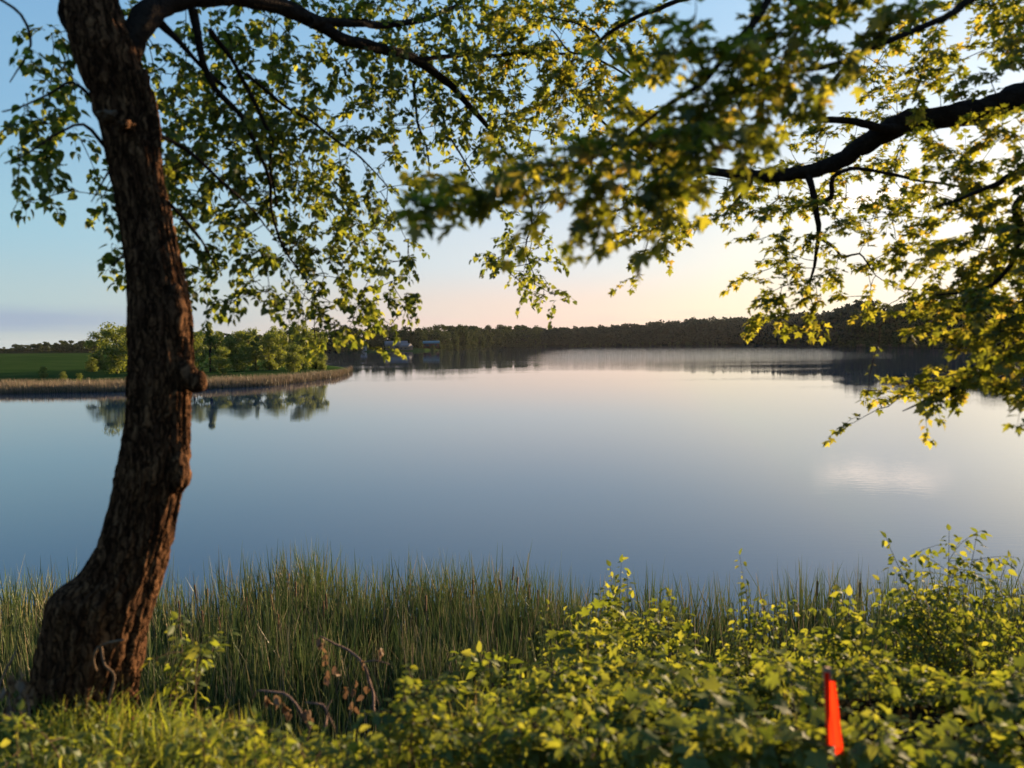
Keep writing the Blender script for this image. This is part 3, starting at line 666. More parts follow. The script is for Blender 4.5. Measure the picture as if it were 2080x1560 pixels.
TR = np.array(TR, float); yyv = np.linspace(-500, 1600, 620); NS = 150
Lf, Rt, Dp = (np.interp(yyv, TR[:, 0], TR[:, c_]) for c_ in (1, 2, 3))
def sm(a, w=5): k_ = np.ones(w) / w; return np.convolve(np.pad(a, w // 2, 'edge'), k_, 'valid')
Lf, Rt = sm(Lf), sm(Rt)
v = []
for q, y_ in enumerate(yyv):
    c_ = P((Lf[q] + Rt[q]) / 2, y_, Dp[q]); rd = (Rt[q] - Lf[q]) / 2 / FPX * Dp[q]
    flare = max(0, (y_ - 1250) / 300)
    for s_ in range(NS):
        a = s_ / NS * 2 * math.pi; ca, sa = math.cos(a), math.sin(a); tw_ = a + c_[2] * .25
        ct, stt = math.cos(tw_), math.sin(tw_)
        n1_ = mn.noise(Vector((ct * 5.5, stt * 5.5, c_[2] * 1.5))); rdg = 1 - 2.6 * min(.55, abs(n1_)); brk = abs(mn.noise(Vector((ct * 9, stt * 9, c_[2] * 9 + 2))))
        n2_ = mn.noise(Vector((ct * 13, stt * 13, c_[2] * 5 + 4))); n3_ = mn.noise(Vector((ct * 1.3, stt * 1.3, c_[2] * 2.3 + 9))); n4_ = mn.noise(Vector((ct * 26, stt * 26, c_[2] * 22)))
        rr_ = rd * (1 + .05 * n3_) + .013 * rdg - .010 * max(0, .12 - brk) / .12 * (1 if rdg > .3 else .3) + .008 * n2_ + .004 * n4_ + flare * .03 * math.sin(a * 5 + 1) - .006
        v.append((c_[0] + rr_ * ca, c_[1] + rr_ * sa, c_[2]))
v = np.array(v) - tb; m_ = len(yyv)
i = np.arange(m_ - 1)[:, None] * NS; j = np.arange(NS)[None]; k = (j + 1) % NS
f = np.stack([i + j, i + k, i + NS + k, i + NS + j], -1).reshape(-1, 4)[:, ::-1]
link('trunk', mesh_np('trunk', v, f, True), M_bark, linden)
def lump(name, px, py, d, rx, ry, rz_, mat, seed, amp=.25, tilt=0):
    c_ = P(px, py, d); V_ = []; nu, nv = 28, 18
    for b in range(nv + 1):
        for a in range(nu):
            ph, tt = math.pi * b / nv, 2 * math.pi * a / nu; dr = Vector((math.sin(ph) * math.cos(tt), math.sin(ph) * math.sin(tt), math.cos(ph)))
            k_ = 1 + amp * mn.noise(dr * 1.6 + Vector((seed, 0, 0))) + .12 * mn.noise(dr * 6 + Vector((0, seed, 0)))
            V_.append((c_[0] + dr.x * rx * k_ + dr.z * tilt * rz_, c_[1] + dr.y * ry * k_, c_[2] + dr.z * rz_ * k_))
    i = np.arange(nv)[:, None] * nu; j = np.arange(nu)[None]; k2 = (j + 1) % nu
    return link(name, mesh_np(name, np.array(V_) - tb, np.stack([i + j, i + nu + j, i + nu + k2, i + k2], -1).reshape(-1, 4), True), mat, linden)
b_ = lump('burl', 402, 776, 3.33, .038, .045, .046, M_bark, 3); b_['label'] = 'round knobbly burl on a short neck'
lump('burl_neck', 383, 762, 3.36, .045, .05, .07, M_bark, 5, .2, -.4)
lump('bark_swelling', 366, 955, 3.36, .035, .06, .10, M_bark, 9, .3)
lump('bark_swelling', 355, 640, 3.36, .05, .06, .14, M_bark, 12, .2)
for a_, b_x, c_x in ((222, 236, .9), (258, 256, .7)): lump('branch_collar', a_, b_x, 3.27, .045 * c_x, .05, .026 * c_x, M_cut if a_ < 240 else M_bark, 20 + a_, .5, .3)
for pts_ in ([(318, 330, 3.36, 12), (312, 260, 3.36, 16), (302, 200, 3.35, 17), (292, 142, 3.34, 18)], [(325, 300, 3.36, 8), (320, 240, 3.36, 9), (308, 185, 3.36, 9)]):
    limb_obj(linden, 'dead_stub', pts_, M_bark, .03, 8, .1)
limb_obj(linden, 'dead_stub', [(165, 100, 3.3, 20), (140, 60, 3.3, 14), (122, 28, 3.3, 10), (128, -10, 3.3, 8)], M_limb, .03, 8, .08)
for pts_ in ([(252, 1300, 3.2, 5), (225, 1304, 3.17, 5), (198, 1316, 3.17, 5), (190, 1340, 3.18, 4), (196, 1362, 3.2, 4)], [(205, 1308, 3.16, 5), (212, 1350, 3.16, 5), (232, 1372, 3.18, 5), (222, 1420, 3.2, 6), (212, 1470, 3.22, 7)]):
    limb_obj(linden, 'vine', pts_, M_cut, .02, 6, .05)
LB = [
 [(232, 190, 3.38, 40), (260, 108, 3.38, 52), (286, 48, 3.4, 54), (330, 6, 3.5, 50), (400, -10, 3.6, 46), (470, -8, 3.75, 42), (550, 6, 3.95, 35), (600, 26, 4.1, 32), (650, 52, 4.25, 27), (700, 82, 4.4, 24), (780, 100, 4.7, 21), (850, 125, 5.0, 18), (905, 165, 5.2, 15), (960, 222, 5.4, 12), (1005, 275, 5.6, 9), (1040, 330, 5.8, 5), (1055, 352, 5.9, 2)],
 [(630, 42, 4.15, 20), (700, 46, 4.4, 17), (780, 50, 4.7, 15), (850, 42, 5.0, 13), (905, 22, 5.3, 9), (1010, -30, 5.8, 6)],
 [(850, 122, 5.0, 10), (920, 113, 5.2, 9), (1020, 112, 5.4, 8), (1110, 110, 5.6, 6), (1190, 112, 5.8, 5), (1260, 145, 6, 4), (1310, 175, 6.1, 2)],
 [(392, 20, 3.6, 22), (402, 70, 3.62, 16), (414, 130, 3.68, 14), (440, 180, 3.75, 12), (488, 235, 3.85, 10), (520, 290, 3.95, 8), (545, 370, 4.05, 7), (550, 430, 4.1, 6), (575, 500, 4.2, 5), (625, 575, 4.3, 3)],
 [(318, 40, 3.5, 20), (355, 75, 3.55, 13), (395, 120, 3.65, 9), (460, 180, 3.8, 8)],
 [(425, 60, 3.65, 12), (470, 120, 3.8, 9), (510, 190, 3.9, 9), (535, 250, 4.0, 8), (554, 285, 4.05, 8), (548, 340, 4.1, 6), (560, 420, 4.2, 4)],
 [(322, 275, 3.4, 10), (370, 298, 3.5, 8), (420, 340, 3.6, 7), (470, 385, 3.7, 6), (515, 430, 3.8, 4), (560, 480, 3.9, 3)],
 [(340, 410, 3.4, 9), (375, 445, 3.45, 7), (410, 490, 3.5, 5), (440, 540, 3.55, 3)],
 [(840, 165, 4.9, 8), (845, 230, 4.9, 6), (865, 300, 4.95, 5), (872, 355, 5, 2)],
 [(870, 165, 5.05, 8), (895, 225, 5.1, 6), (920, 290, 5.2, 5), (955, 345, 5.2, 3)],
 [(500, 150, 3.9, 8), (560, 200, 4.1, 7), (620, 240, 4.3, 6), (680, 280, 4.5, 5), (740, 330, 4.7, 4), (790, 380, 4.9, 2)],
 [(1040, 330, 5.8, 5), (1075, 400, 5.7, 4), (1080, 450, 5.6, 4), (1068, 500, 5.6, 3), (1085, 560, 5.6, 2)],
 [(215, 300, 3.35, 9), (170, 255, 3.2, 7), (110, 275, 3.1, 5), (60, 310, 3.0, 4), (5, 330, 2.95, 3)],
 [(205, 215, 3.35, 9), (150, 170, 3.25, 7), (100, 190, 3.15, 5), (50, 215, 3.05, 4), (0, 225, 3, 3)],
 [(225, 340, 3.38, 5), (205, 380, 3.3, 3), (185, 410, 3.25, 2)],
 [(262, 505, 3.4, 6), (245, 525, 3.35, 4), (222, 545, 3.3, 2)],
 [(-30, -20, 3.2, 7), (44, 30, 3.2, 6), (62, 88, 3.2, 5), (48, 120, 3.2, 4), (16, 165, 3.2, 2)],
]
limbs = []
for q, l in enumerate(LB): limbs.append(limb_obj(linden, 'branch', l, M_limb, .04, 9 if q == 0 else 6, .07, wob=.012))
limbs = limbs[:-1]
GL = ["0000020223445788888764000", "0230020566655788888753000", "0330055566763578888864000", "1240004577773467888875300", "2430006788887467888886410", "1232006788887543577774200",
      "2322207888887532136666300", "0211205567888773014443000", "0011400445667763000230000", "0000400345677762000453000", "0000500445445777000566000", "0000000452455677000056000", "0000000001045663000000000", "0000000000012110000000000"]
def dL(px, py): return float(np.interp(px, [0, 250, 500, 800, 1150], [3.5, 3.8, 4.3, 5.0, 5.8]))
TL = targets(GL, .66, dL, .45) + targets(["0001110122344566666543000"], .3, dL, .45, -1)
print('linden leaves', grow(linden, limbs, TL, 'linden', .040, .15, M_linden, .35, .023, prefer=np.array([0, 0, -.35])))

# ------------------------------------------------------------------ maple
mb_ = np.array([6.3, 4.6, 3.0])
maple = empty('maple_tree', mb_, 'maple with yellow backlit leaves and a dark limb reaching in over the lake', 'tree')
limb_obj(maple, 'trunk', [(6.3, 4.6, 2.6, .36), (6.25, 4.6, 3.6, .29), (6.2, 4.65, 5.6, .25), (6.1, 4.5, 7.6, .22), (6.1, 4.3, 10, .16), (6.0, 4.2, 12.5, .06)], M_bark, .1, 24, .04, world=True)
def wpt(x, y, z, r_): # world point written as a pixel entry
    a, b, d = project(np.array([x, y, z])); return (float(a[0]), float(b[0]), float(d[0]), r_ * 2 * FPX / float(d[0]))
MBR = [
 [wpt(6.15, 4.6, 6.3, .13), wpt(5.0, 4.6, 6.5, .11), (2300, 150, 4.6, 72), (2180, 165, 4.6, 64), (2080, 195, 4.7, 56), (1980, 228, 4.8, 50), (1880, 240, 4.9, 44), (1800, 268, 5.0, 44), (1740, 305, 5.1, 36), (1690, 335, 5.2, 32), (1630, 348, 5.25, 28), (1560, 358, 5.3, 24), (1480, 354, 5.35, 18), (1400, 340, 5.4, 13), (1320, 318, 5.4, 9), (1260, 280, 5.4, 6), (1190, 210, 5.4, 4)],
 [(1860, 258, 4.95, 22), (1790, 262, 4.9, 18), (1725, 246, 4.85, 15), (1668, 245, 4.8, 13), (1666, 215, 4.75, 12), (1685, 172, 4.7, 10), (1730, 120, 4.6, 6)],
 [(1636, 345, 5.25, 16), (1650, 385, 5.2, 14), (1658, 430, 5.2, 12), (1664, 482, 5.2, 9), (1655, 530, 5.2, 7), (1645, 580, 5.2, 4), (1650, 620, 5.2, 2)],
 [(1664, 482, 5.2, 8), (1695, 505, 5.2, 6), (1715, 522, 5.1, 5), (1745, 515, 5.1, 4), (1780, 560, 5.1, 2)],
 [(1655, 415, 5.2, 11), (1688, 402, 5.2, 11), (1692, 360, 5.1, 10), (1730, 342, 5.0, 8), (1800, 352, 4.9, 7), (1870, 368, 4.8, 6), (1960, 382, 4.7, 4), (2040, 420, 4.6, 3)],
 [(1530, 358, 5.3, 14), (1512, 388, 5.25, 10), (1478, 426, 5.2, 2)],
 [wpt(6.15, 4.5, 6.0, .08), wpt(4.6, 4.0, 5.8, .06), (2180, 300, 4.0, 26), (2080, 345, 3.9, 18), (2010, 380, 3.8, 10), (1900, 420, 3.8, 5)],
 [wpt(6.15, 4.5, 5.6, .07), wpt(4.5, 3.9, 5.4, .05), (2140, 400, 3.9, 20), (2075, 470, 3.8, 14), (2050, 540, 3.8, 10), (2000, 585, 3.8, 8), (1900, 600, 3.8, 4)],
 [wpt(6.15, 4.5, 5.2, .07), wpt(4.6, 3.9, 5.0, .05), (2190, 660, 4.0, 18), (2070, 706, 3.95, 14), (2010, 742, 3.9, 11), (1950, 782, 3.9, 9), (1880, 812, 3.9, 5), (1830, 835, 3.9, 2)],
 [wpt(6.1, 4.4, 7.4, .10), wpt(4.2, 3.4, 7.3, .07), wpt(2.6, 2.7, 6.9, .05), (1650, -90, 2.5, 24), (1560, 5, 2.45, 18), (1530, 45, 2.42, 16), (1485, 95, 2.4, 15), (1430, 165, 2.4, 13), (1370, 205, 2.4, 10), (1290, 265, 2.4, 8), (1200, 325, 2.4, 6), (1080, 375, 2.4, 4), (940, 420, 2.4, 2)],
 [wpt(3.6, 3.1, 7.2, .05), (1900, 40, 2.9, 14), (1700, 128, 2.8, 11), (1600, 150, 2.75, 10), (1500, 182, 2.7, 8), (1400, 235, 2.65, 5), (1300, 300, 2.6, 3)],
 [(1430, 165, 2.4, 8), (1420, 110, 2.4, 6), (1395, 60, 2.4, 3)],
 [wpt(6.1, 4.4, 8.0, .09), wpt(4.0, 4.4, 8.4, .07), (1900, -120, 4.6, 16), (1600, -60, 4.8, 12), (1300, 30, 5, 9), (1180, 110, 5, 5), (1120, 60, 5, 3)],
 [(1310, 175, 5.4, 5), (1240, 112, 5.2, 5), (1200, 60, 5.1, 4), (1100, 30, 5.0, 3)],
]
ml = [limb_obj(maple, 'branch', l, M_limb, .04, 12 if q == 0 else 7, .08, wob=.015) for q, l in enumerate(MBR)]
def row(d): # {start col: digits}
    s = ['0'] * 44
    for a, b in d.items():
        for q, ch in enumerate(b): s[a + q] = ch
    return ''.join(s)
GM = [row({19: '4678762', 35: '3666766'}), row({19: '4688852', 34: '4651477'}), row({19: '4678751', 33: '46653022'}), row({20: '356642', 33: '367651012'}), row({21: '36653', 31: '21266301333'}),
      row({23: '354', 30: '46554444555'}), row({29: '466645545666'}), row({23: '34566666666546567777'}), row({23: '3566543556655667777'}), row({24: '55310144551567888'}), row({24: '3', 29: '3566443788888'}),
      row({29: '4654203688888'}), row({29: '23430355677777'}), row({36: '146777'}), row({35: '24666666'}), row({33: '23444333'}), row({33: '11'})]
def dM(px, py):
    if px < 1400: return 5.2
    if px < 1850 and py < 420: return 5.75
    d = 5.1 if px < 1800 else float(np.interp(px, [1800, 1950, 2100], [5.0, 4.3, 3.9]))
    return d - (.3 if py > 600 and px > 1850 else 0)
GB = [row({26: '24347887531'}), row({26: '611577775'}), row({25: '464556665'}), row({25: '35676664'}), row({23: '35677664'}), row({21: '346677764'}), row({19: '3554577643'}), row({17: '4889876653'}), row({16: '5752563430'})]
def dB(px, py): return 2.4 + (.25 if px > 1550 else 0)
TM = targets(GM, .43, dM, .4) + [q for q in targets(GB, .18, dB, .22)]
print('maple leaves', grow(maple, ml, TM, 'maple', .047, .19, M_maple, .28, .036, prefer=np.array([-.5, 0, -.15])))

# ------------------------------------------------------------------ shrubs and weeds on the bank
def shrub(name, label, cat, u, dep, tips, kind='ovate', size=.06, side=3, mat=None, group='leafy shrubs on the near bank', spacing=.06, droop=.55, nparts=120):
    x = (u - 1040) / FPX * dep; z = ground_h(x, dep); e = empty(name, (x, dep, z), label, cat, group); base = np.array([x, dep, z]); L = Leaves()
    for (a, b, d) in tips:
        T = P(a, b, d); b0 = base + np.array([rnd.uniform(-.12, .12), rnd.uniform(-.1, .1), -.05]); mid = b0 * .45 + T * .55 + np.array([0, 0, .12 * np.linalg.norm(T - b0)]); mid[:2] = (b0 * .6 + T * .4)[:2]
        p, _ = resample([b0, mid, T], [1, 1, 1], .04); ln = np.linalg.norm(T - b0)
        mb = MB(); tube(mb, p - base, np.linspace(.0035 + .0035 * ln, .0012, len(p)), 5, .05, False)
        put_leaves(L, p, kind, size, spacing * .8, droop, .45)
        for s_ in range(int(side * ln / .45)):
            q = int(len(p) * rnd.uniform(.3, .92)); A = p[q]; dr = norm(rv(1) * [1, 1, .25] + ZUP * .35); B = A + dr * rnd.uniform(.12, .3) * min(1.4, .5 + ln * .6)
            tp = arc(A, B, .02, .02, 4); tube(mb, tp - base, np.linspace(.002, .001, 5), 4, 0, False); put_leaves(L, tp, kind, size, spacing * .85, droop, .2)
        link('stem', mb.mesh('stem', True), M_twig, e)
    L.build(kind, mat or M_shrub, e, nparts=nparts); return e
S = lambda *a, **k_: shrub('shrub', a[0], 'shrub', *a[1:], **k_)
S('tallest leafy shrub, its arching tips standing up against the water by the maple side', 1965, 4.5, [(1800, 1092, 4.7), (1838, 1150, 4.7), (1928, 1078, 4.9), (1985, 1082, 4.9), (2048, 1132, 4.8), (1885, 1128, 4.8), (1950, 1150, 4.7), (2010, 1165, 4.6), (2070, 1230, 4.5), (1860, 1205, 4.6), (1900, 1250, 4.5), (1980, 1250, 4.4), (2080, 1300, 4.3), (1930, 1320, 4.2), (2030, 1330, 4.2), (2110, 1190, 4.6)], size=.05, side=4, nparts=290, droop=.7)
S('dark twiggy shrub leaning out beside the tallest shrub, bright yellow tip leaves', 1850, 4.4, [(1785, 1178, 4.5), (1820, 1215, 4.5), (1850, 1260, 4.4), (1800, 1290, 4.3), (1880, 1310, 4.2), (1770, 1340, 4.1)], size=.045, side=4, nparts=160, droop=.7)
S('thin upright sapling topped by two pale leaf whorls against the water', 1252, 6.0, [(1240, 1150, 6.0), (1262, 1142, 6.0), (1275, 1170, 6.0), (1250, 1205, 6.0), (1285, 1215, 5.9), (1235, 1195, 6.0)], size=.06, side=2, nparts=110, droop=.7)
S('sapling with drooping lobed yellow leaves, next to the thin upright one', 1345, 5.4, [(1340, 1205, 5.4), (1358, 1210, 5.4), (1312, 1250, 5.3), (1390, 1245, 5.3), (1325, 1280, 5.2), (1400, 1285, 5.2), (1290, 1300, 5.1)], kind='maple', size=.07, side=1.5, nparts=120, spacing=.07)
S('bright lobed leaf sapling in front of the thin upright sapling', 1225, 5.0, [(1215, 1235, 5.0), (1245, 1228, 5.0), (1190, 1250, 5.0), (1270, 1258, 4.9), (1230, 1290, 4.8), (1180, 1310, 4.8), (1260, 1320, 4.7)], kind='maple', size=.078, side=2, nparts=120, spacing=.07)
S('small leaved twiggy bush at the edge of the open reeds', 1150, 5.2, [(1100, 1262, 5.3), (1145, 1240, 5.3), (1170, 1262, 5.3), (1075, 1300, 5.2), (1120, 1310, 5.1), (1165, 1320, 5.1), (1090, 1350, 5.0), (1140, 1370, 4.9)], size=.04, side=3, nparts=150, droop=.7)
S('rounded bush with yellow sunlit top, left of the slender drooping sapling', 1545, 5.0, [(1520, 1190, 5.1), (1490, 1235, 5.0), (1550, 1215, 5.1), (1590, 1240, 5.0), (1480, 1280, 4.9), (1610, 1285, 4.9), (1540, 1290, 4.8), (1500, 1330, 4.7), (1580, 1340, 4.7)], size=.048, side=3, nparts=180, droop=.7)
S('slender sapling with big drooping leaves above the red ribbon stake', 1700, 4.6, [(1708, 1195, 4.6), (1725, 1210, 4.6), (1690, 1225, 4.6), (1745, 1250, 4.5), (1680, 1280, 4.5), (1720, 1300, 4.4), (1760, 1300, 4.4), (1660, 1320, 4.4)], size=.065, side=2, nparts=130, droop=.8)
S('low shrub filling the gap between the yellow topped bush and the lake', 1440, 4.9, [(1420, 1330, 4.8), (1470, 1345, 4.7), (1440, 1370, 4.6), (1400, 1360, 4.7), (1380, 1300, 5.0)], kind='maple', size=.07, side=1.5, nparts=110, spacing=.07)
S('leafy shrub with large oval hanging leaves at the near end of the thicket', 1010, 4.2, [(1005, 1340, 4.2), (1030, 1345, 4.2), (980, 1365, 4.1), (960, 1400, 4.0), (1060, 1375, 4.1), (1020, 1400, 3.9), (990, 1430, 3.8)], size=.075, side=3, nparts=130)
S('soft out of focus green shrub standing alone in front of the reeds', 830, 2.7, [(818, 1385, 2.7), (838, 1392, 2.7), (798, 1425, 2.7), (850, 1430, 2.6), (808, 1460, 2.6), (840, 1465, 2.6)], size=.036, side=6, nparts=160, spacing=.03)
S('blurry low shrub between the lone green shrub and the thicket', 930, 2.6, [(905, 1460, 2.6), (950, 1450, 2.6), (925, 1480, 2.5), (985, 1470, 2.6), (895, 1500, 2.5)], size=.036, side=6, nparts=150, spacing=.03)
for q, (u, y, d, kd, lb) in enumerate([
    (1210, 1360, 3.7, 'maple', 'lobed leaf shrub in the thicket below the bright saplings'),
    (1120, 1400, 3.4, 'ovate', 'oval leaved shrub behind the blurry low one'),
    (1320, 1360, 3.8, 'maple', 'golden leaf shrub in the middle of the thicket'),
    (1300, 1440, 3.0, 'maple', 'broad leaved near shrub beneath the golden one'),
    (1430, 1420, 3.3, 'maple', 'yellow green maple seedling clump, middle front'),
    (1560, 1410, 3.4, 'ovate', 'shrub with pale curled leaves, stake side of the seedling clump'),
    (1640, 1400, 3.6, 'ovate', 'bushy shrub directly behind the ribbon stake'),
    (1780, 1395, 3.4, 'ovate', 'round leafed shrub on the far side of the ribbon'),
    (1880, 1410, 3.5, 'maple', 'lobed shrub under the dark twiggy one'),
    (1990, 1400, 3.3, 'ovate', 'arching shrub under the tallest shrub'),
    (2070, 1380, 3.0, 'maple', 'large bright maple seedling at the picture edge'),
    (1060, 1480, 2.7, 'ovate', 'blurry shrub at the start of the thicket front'),
    (1200, 1490, 2.6, 'ovate', 'blurry oval leaved shrub, second along the thicket front'),
    (1420, 1500, 2.5, 'maple', 'blurry lobed shrub, front middle'),
    (1570, 1490, 2.5, 'maple', 'blurry lobed shrub just short of the stake'),
    (1790, 1490, 2.4, 'ovate', 'blurry shrub just beyond the stake'),
    (1920, 1500, 2.5, 'ovate', 'blurry drooping shrub, last but one of the front'),
    (2060, 1490, 2.4, 'maple', 'blurry bright shrub in the near corner')]):
    tips = [(u + rnd.gauss(0, 40), y + rnd.uniform(-30, 75), d * rnd.uniform(.93, 1.05)) for _ in range(9)]
    S(lb, u, d, tips, kind=kd, size=.048 if kd == 'ovate' else .066, side=5, nparts=90, spacing=.05 if kd == 'ovate' else .07)
# sucker twig by the trunk
shrub('sapling', 'thin sunlit sprig of pale leaves growing just beside the leaning trunk', 'sapling', 335, 3.8, [(468, 1276, 3.6), (428, 1298, 3.3), (412, 1310, 3.3), (385, 1305, 3.6), (362, 1375, 3.6), (348, 1385, 3.6)], size=.048, side=1.2, group=None, spacing=.07, nparts=90)
for q, (u, d, b, lb) in enumerate([(275, 3.5, 1432, 'tiny leafy weed right at the foot of the trunk'), (490, 2.6, 1420, 'small star leaved weed in the grass edge'), (395, 2.7, 1440, 'short leafy weed between trunk and star leaved weed'), (570, 2.6, 1460, 'round topped weed near the dead twigs'), (670, 2.5, 1462, 'low weed in front of the dead twigs'), (740, 2.5, 1450, 'weed beside the lone blurry shrub'),
      (120, 2.8, 1480, 'weed in front of the trunk base'), (30, 2.6, 1410, 'taller weed in the grass on the trunk\'s outer side'), (220, 2.6, 1475, 'broad weed in front of the trunk roots')]):
    shrub('weed', lb, 'weed', u, d, [(u + rnd.uniform(-28, 28), b + rnd.uniform(25, 60), d * rnd.uniform(.96, 1.04)) for _ in range(4)], size=.04, side=2, group='weeds along the grass edge', spacing=.035, nparts=50)
# dead branches with dry leaves
def dead(label, paths, leaves):
    x0 = P(*paths[0][0][:3]); e = empty('dead_branch', x0, label, 'dead branch', 'dead twigs on the bank edge')
    for pth in paths: limb_obj(e, 'twig', [(a, b, d, w) for a, b, d, w in pth], M_dead, .03, 5, .08, wob=.01)
    L = Leaves()
    for a, b, d in leaves:
        for _ in range(4): L.add(P(a + rnd.uniform(-6, 6), b + rnd.uniform(-10, 14), d), norm(-ZUP + rv(.3)), norm(rv(1)), rnd.uniform(.03, .055))
    L.build('ovate', M_dry, e, nparts=60, minpx=5)
dead('long bare pinkish twig rising in front of the dark reeds', [[(760, 1460, 3.9, 6), (755, 1400, 4, 6), (740, 1355, 4, 6), (705, 1318, 4.1, 5), (680, 1308, 4.1, 4), (648, 1292, 4.1, 3)], [(742, 1358, 4, 4), (752, 1395, 4, 4), (770, 1430, 4, 3)], [(740, 1345, 4, 3), (765, 1342, 4, 3), (790, 1350, 4, 2)]],
     [(652, 1298, 4.1), (655, 1315, 4.1), (662, 1332, 4.1), (665, 1368, 4.1), (682, 1360, 4.1), (742, 1350, 4), (745, 1400, 4), (775, 1325, 4), (703, 1400, 4), (722, 1388, 4)])
dead('bent dead stalk with a row of hanging curled leaves', [[(630, 1480, 3.4, 6), (600, 1430, 3.4, 5), (577, 1408, 3.4, 5), (550, 1405, 3.4, 4), (520, 1404, 3.4, 3), (512, 1420, 3.4, 3)]], [(545, 1415, 3.4), (562, 1420, 3.4), (575, 1425, 3.4), (585, 1440, 3.4)])
dead('forked dead twig low in front of the reeds', [[(660, 1480, 3.3, 6), (664, 1445, 3.3, 5), (655, 1432, 3.3, 5), (620, 1427, 3.3, 3)], [(662, 1442, 3.3, 4), (674, 1422, 3.3, 2)], [(664, 1445, 3.3, 4), (680, 1480, 3.3, 3)]], [(625, 1440, 3.3), (632, 1455, 3.3), (718, 1435, 3.3)])
dead('brown withered weeds beside the trunk at the picture edge', [[(-10, 1420, 3.2, 5), (10, 1370, 3.2, 5), (32, 1322, 3.2, 4)], [(30, 1470, 3.1, 5), (20, 1410, 3.1, 4), (50, 1370, 3.1, 3)], [(60, 1470, 3.1, 4), (55, 1410, 3.1, 3), (15, 1390, 3.1, 2)]],
     [(15, 1370, 3.1), (30, 1380, 3.1), (45, 1372, 3.1), (12, 1400, 3.1), (50, 1400, 3.1), (35, 1410, 3.1), (60, 1390, 3.1), (20, 1430, 3.1), (50, 1425, 3.1)])

# ------------------------------------------------------------------ ground cover (uncountable)
def cover(name, label, cat, n, xr, yr, hr, size, kind, mat, dens, seed):
    rg = np.random.default_rng(seed); L = Leaves()
    x = rg.uniform(*xr, n); y = rg.uniform(*yr, n)
    for a, b in zip(x, y):
        dd = dens(a, b)
        if rg.random() > dd: continue
        z = ground_h(a, b); hh = rg.uniform(0, 1) ** .8 * hr(a, b)
        L.add(np.array([a, b, z + hh]), norm(rg.normal(0, 1, 3) * [1, 1, .35]), norm(ZUP * .9 + rg.normal(0, .5, 3)), size * rg.uniform(.5, 1.3))
    e = empty(name, (0, 0, 0), None, None); bpy.data.objects.remove(e)
    class _P: location = (0, 0, 0)
    p = np.array(L.p); xv = norm(np.array(L.x)); nn = np.array(L.n); sz = np.array(L.s); yv = norm(np.cross(nn, xv)); nn = np.cross(xv, yv)
    tv, tf = TPL[kind][1]
    q_ = p[:, None] + sz[:, None, None] * (tv[None, :, :1] * xv[:, None] + tv[None, :, 1:2] * yv[:, None] + tv[None, :, 2:] * nn[:, None])
    tag(link(name, mesh_np(name, q_.reshape(-1, 3), (tf[None] + (np.arange(len(p)) * len(tv))[:, None, None]).reshape(-1, 3)), mat), label, cat, kind='stuff')
def dR(x, y):
    u = 1040 + FPX * x / y; e0 = np.interp(y, [2, 3, 4.2, 5.5, 7], [880, 930, 1050, 1180, 1250]); return float(np.clip((u - e0) / 60, 0, 1)) * (.5 + .9 * max(0, hnoise(x, y, 1.6) + .3)) * (1 if y < 3.9 else .22)
cover('undergrowth', 'tangled low green undergrowth carpeting the bank under the shrubs', 'undergrowth', 19000, (-.6, 5.2), (1.6, 6.3), lambda x, y: .06 + .26 * max(0, hnoise(x, y, 1.1, 2) + .3), .042, 'ovate', M_shrub, dR, 21)
def dLf(x, y): return .9 if y < edge(x) + .1 else .12
cover('ground_cover', 'short blurry leafy ground cover in the grass at the bank edge', 'ground cover', 5000, (-3.2, .5), (1.7, 4.3), lambda x, y: .05 + .1 * max(0, hnoise(x, y, 2, 5) + .4), .032, 'ovate', M_grass, dLf, 22)
n = 60000; xx = RNG.uniform(-3.2, 1.2, n); yy = RNG.uniform(1.5, 4.15, n); keep = (yy < np.array([edge(a) + .05 for a in xx]) + RNG.normal(0, .06, n)) & ~((xx > .2) & (RNG.random(n) < .7)); xx, yy = xx[keep], yy[keep]; n = len(xx)
pz = np.array([ground_h(a, b) for a, b in zip(xx, yy)]); dn = np.array([max(0, hnoise(a, b, 1.8, 4) + .5) for a, b in zip(xx, yy)])
v, f, t = blades(n, np.column_stack([xx, yy, pz - .01]), RNG.uniform(.05, .15, n) + .09 * dn, RNG.uniform(.003, .008, n), np.abs(RNG.normal(0, .05, n)), np.abs(RNG.normal(0, .06, n)), seg=3, seed=9)
tag(link('grass', mesh_np('grass', v, f, att=t), M_grass), 'bright sunlit grass along the near bank edge', 'grass', kind='stuff')

# ------------------------------------------------------------------ haze
mb = MB(); box(mb, np.array([0, 0, 24.0]), (10400, 10400, 56)); hm = bpy.data.materials.new('haze'); hm.use_nodes = True; ht = hm.node_tree
for n_ in list(ht.nodes): ht.nodes.remove(n_)
pv = ht.nodes.new('ShaderNodeVolumePrincipled'); pv.inputs['Density'].default_value = .000022; pv.inputs['Color'].default_value = (.9, .92, .95, 1); pv.inputs['Anisotropy'].default_value = .2
ho = ht.nodes.new('ShaderNodeOutputMaterial'); ht.links.new(pv.outputs[0], ho.inputs['Volume'])
tag(link('haze', mb.mesh('haze'), hm), 'thin evening haze over the lake', 'haze', kind='stuff')

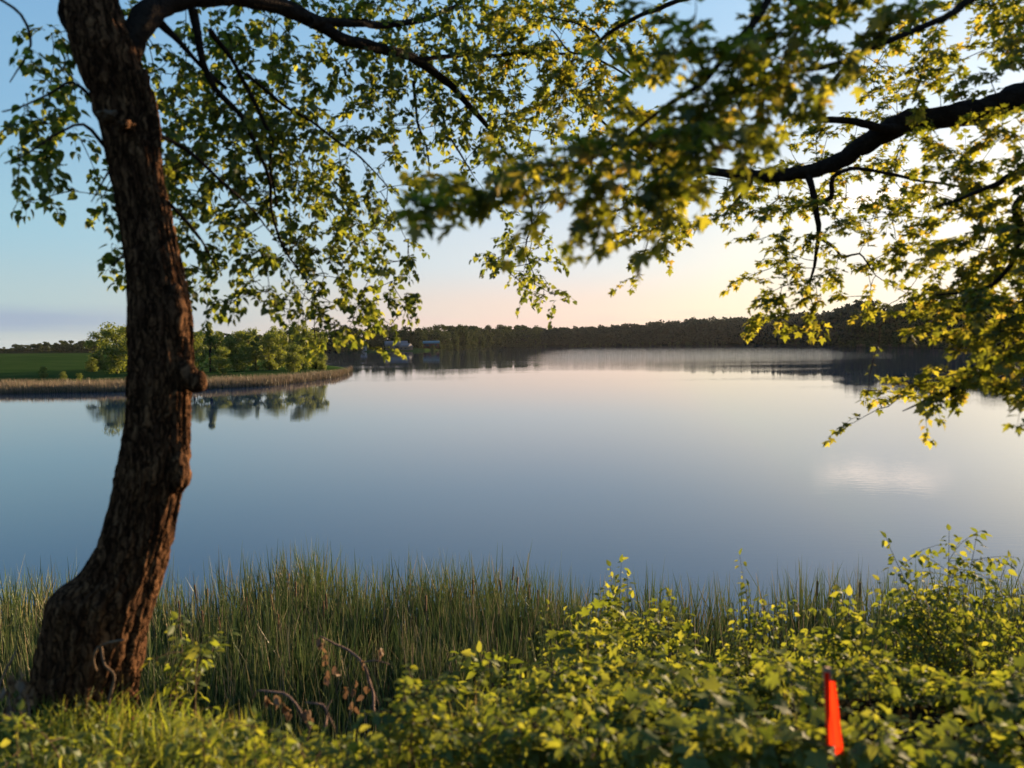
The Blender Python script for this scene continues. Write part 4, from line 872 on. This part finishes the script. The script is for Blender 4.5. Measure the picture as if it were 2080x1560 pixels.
# ------------------------------------------------------------------ survey stake with ribbon
M_stake = noisy('stake_wood', [(.3, (.16, .09, .05)), (.7, (.28, .17, .10))], 30, .85, .4, stretch=(1, 1, .15))
M_rib, t_, o_ = material('red_ribbon'); d_ = t_.nodes.new('ShaderNodeBsdfDiffuse'); d_.inputs[0].default_value = (.7, .022, .008, 1); r_ = t_.nodes.new('ShaderNodeBsdfTranslucent'); r_.inputs[0].default_value = (.85, .045, .01, 1)
x_ = t_.nodes.new('ShaderNodeMixShader'); x_.inputs[0].default_value = .5; t_.links.new(d_.outputs[0], x_.inputs[1]); t_.links.new(r_.outputs[0], x_.inputs[2]); t_.links.new(x_.outputs[0], o_.inputs[0])
top = P(1680, 1357, 2.25); bot = P(1690, 1560, 2.3); dirv = norm(bot - top); gz_ = ground_h(bot[0], bot[1]); L_ = (top[2] - gz_ + .12) / -dirv[2]; ft = top + dirv * L_
e = empty('survey_stake', (ft[0], ft[1], gz_), 'thin wooden survey stake with a red flagging ribbon, in the thicket', 'stake'); bs = np.array(e.location)
mb = MB(); wv_ = .010
def post(a, b, w, d): return np.array([p_ + np.array([sx * w, sy * d, 0]) for p_ in (a, b) for sx, sy in ((-1, -1), (1, -1), (1, 1), (-1, 1))])
mb.add(post(ft - bs, top - bs, .0095, .009), np.array([[0, 1, 5, 4], [1, 2, 6, 5], [2, 3, 7, 6], [3, 0, 4, 7], [4, 5, 6, 7], [3, 2, 1, 0]])); link('post', mb.mesh('post'), M_stake, e)
def ribbon(rows_, off):
    V_ = []; 
    for q, (a0, a1, b, d0) in enumerate(rows_):
        V_ += [P(a0, b, d0), P((a0 + a1) / 2, b, d0 - .004 * math.sin(q * 1.3) - off), P(a1, b, d0 + .003 * math.cos(q * 1.1))]
    n_ = len(rows_); F_ = [[3 * q + c_, 3 * q + c_ + 1, 3 * q + c_ + 4, 3 * q + c_ + 3] for q in range(n_ - 1) for c_ in (0, 1)]
    return np.array(V_) - bs, np.array(F_)
rr1 = [(1684 + .6 * q, 1696 + 1.95 * q * .9, 1384 + q * 15, 2.232) for q in range(1, 11)]; rr1[0] = (1685, 1692, 1384, 2.232)
rows1 = [(np.interp(q, [0, 9], [1685, 1697]), np.interp(q, [0, 9], [1697, 1714]), 1384 + q * 16.5, 2.230) for q in range(10)]
v_, f_ = ribbon(rows1, .006); me = mesh_np('ribbon', v_, f_, True); o = link('ribbon', me, M_rib, e)
rows2 = [(np.interp(q, [0, 8], [1674, 1678]), np.interp(q, [0, 8], [1685, 1694]), 1366 + q * 18.5, 2.236) for q in range(9)]
v_, f_ = ribbon(rows2, .002); link('ribbon', mesh_np('ribbon', v_, f_, True), M_rib, e)
print('objects', len(bpy.data.objects))
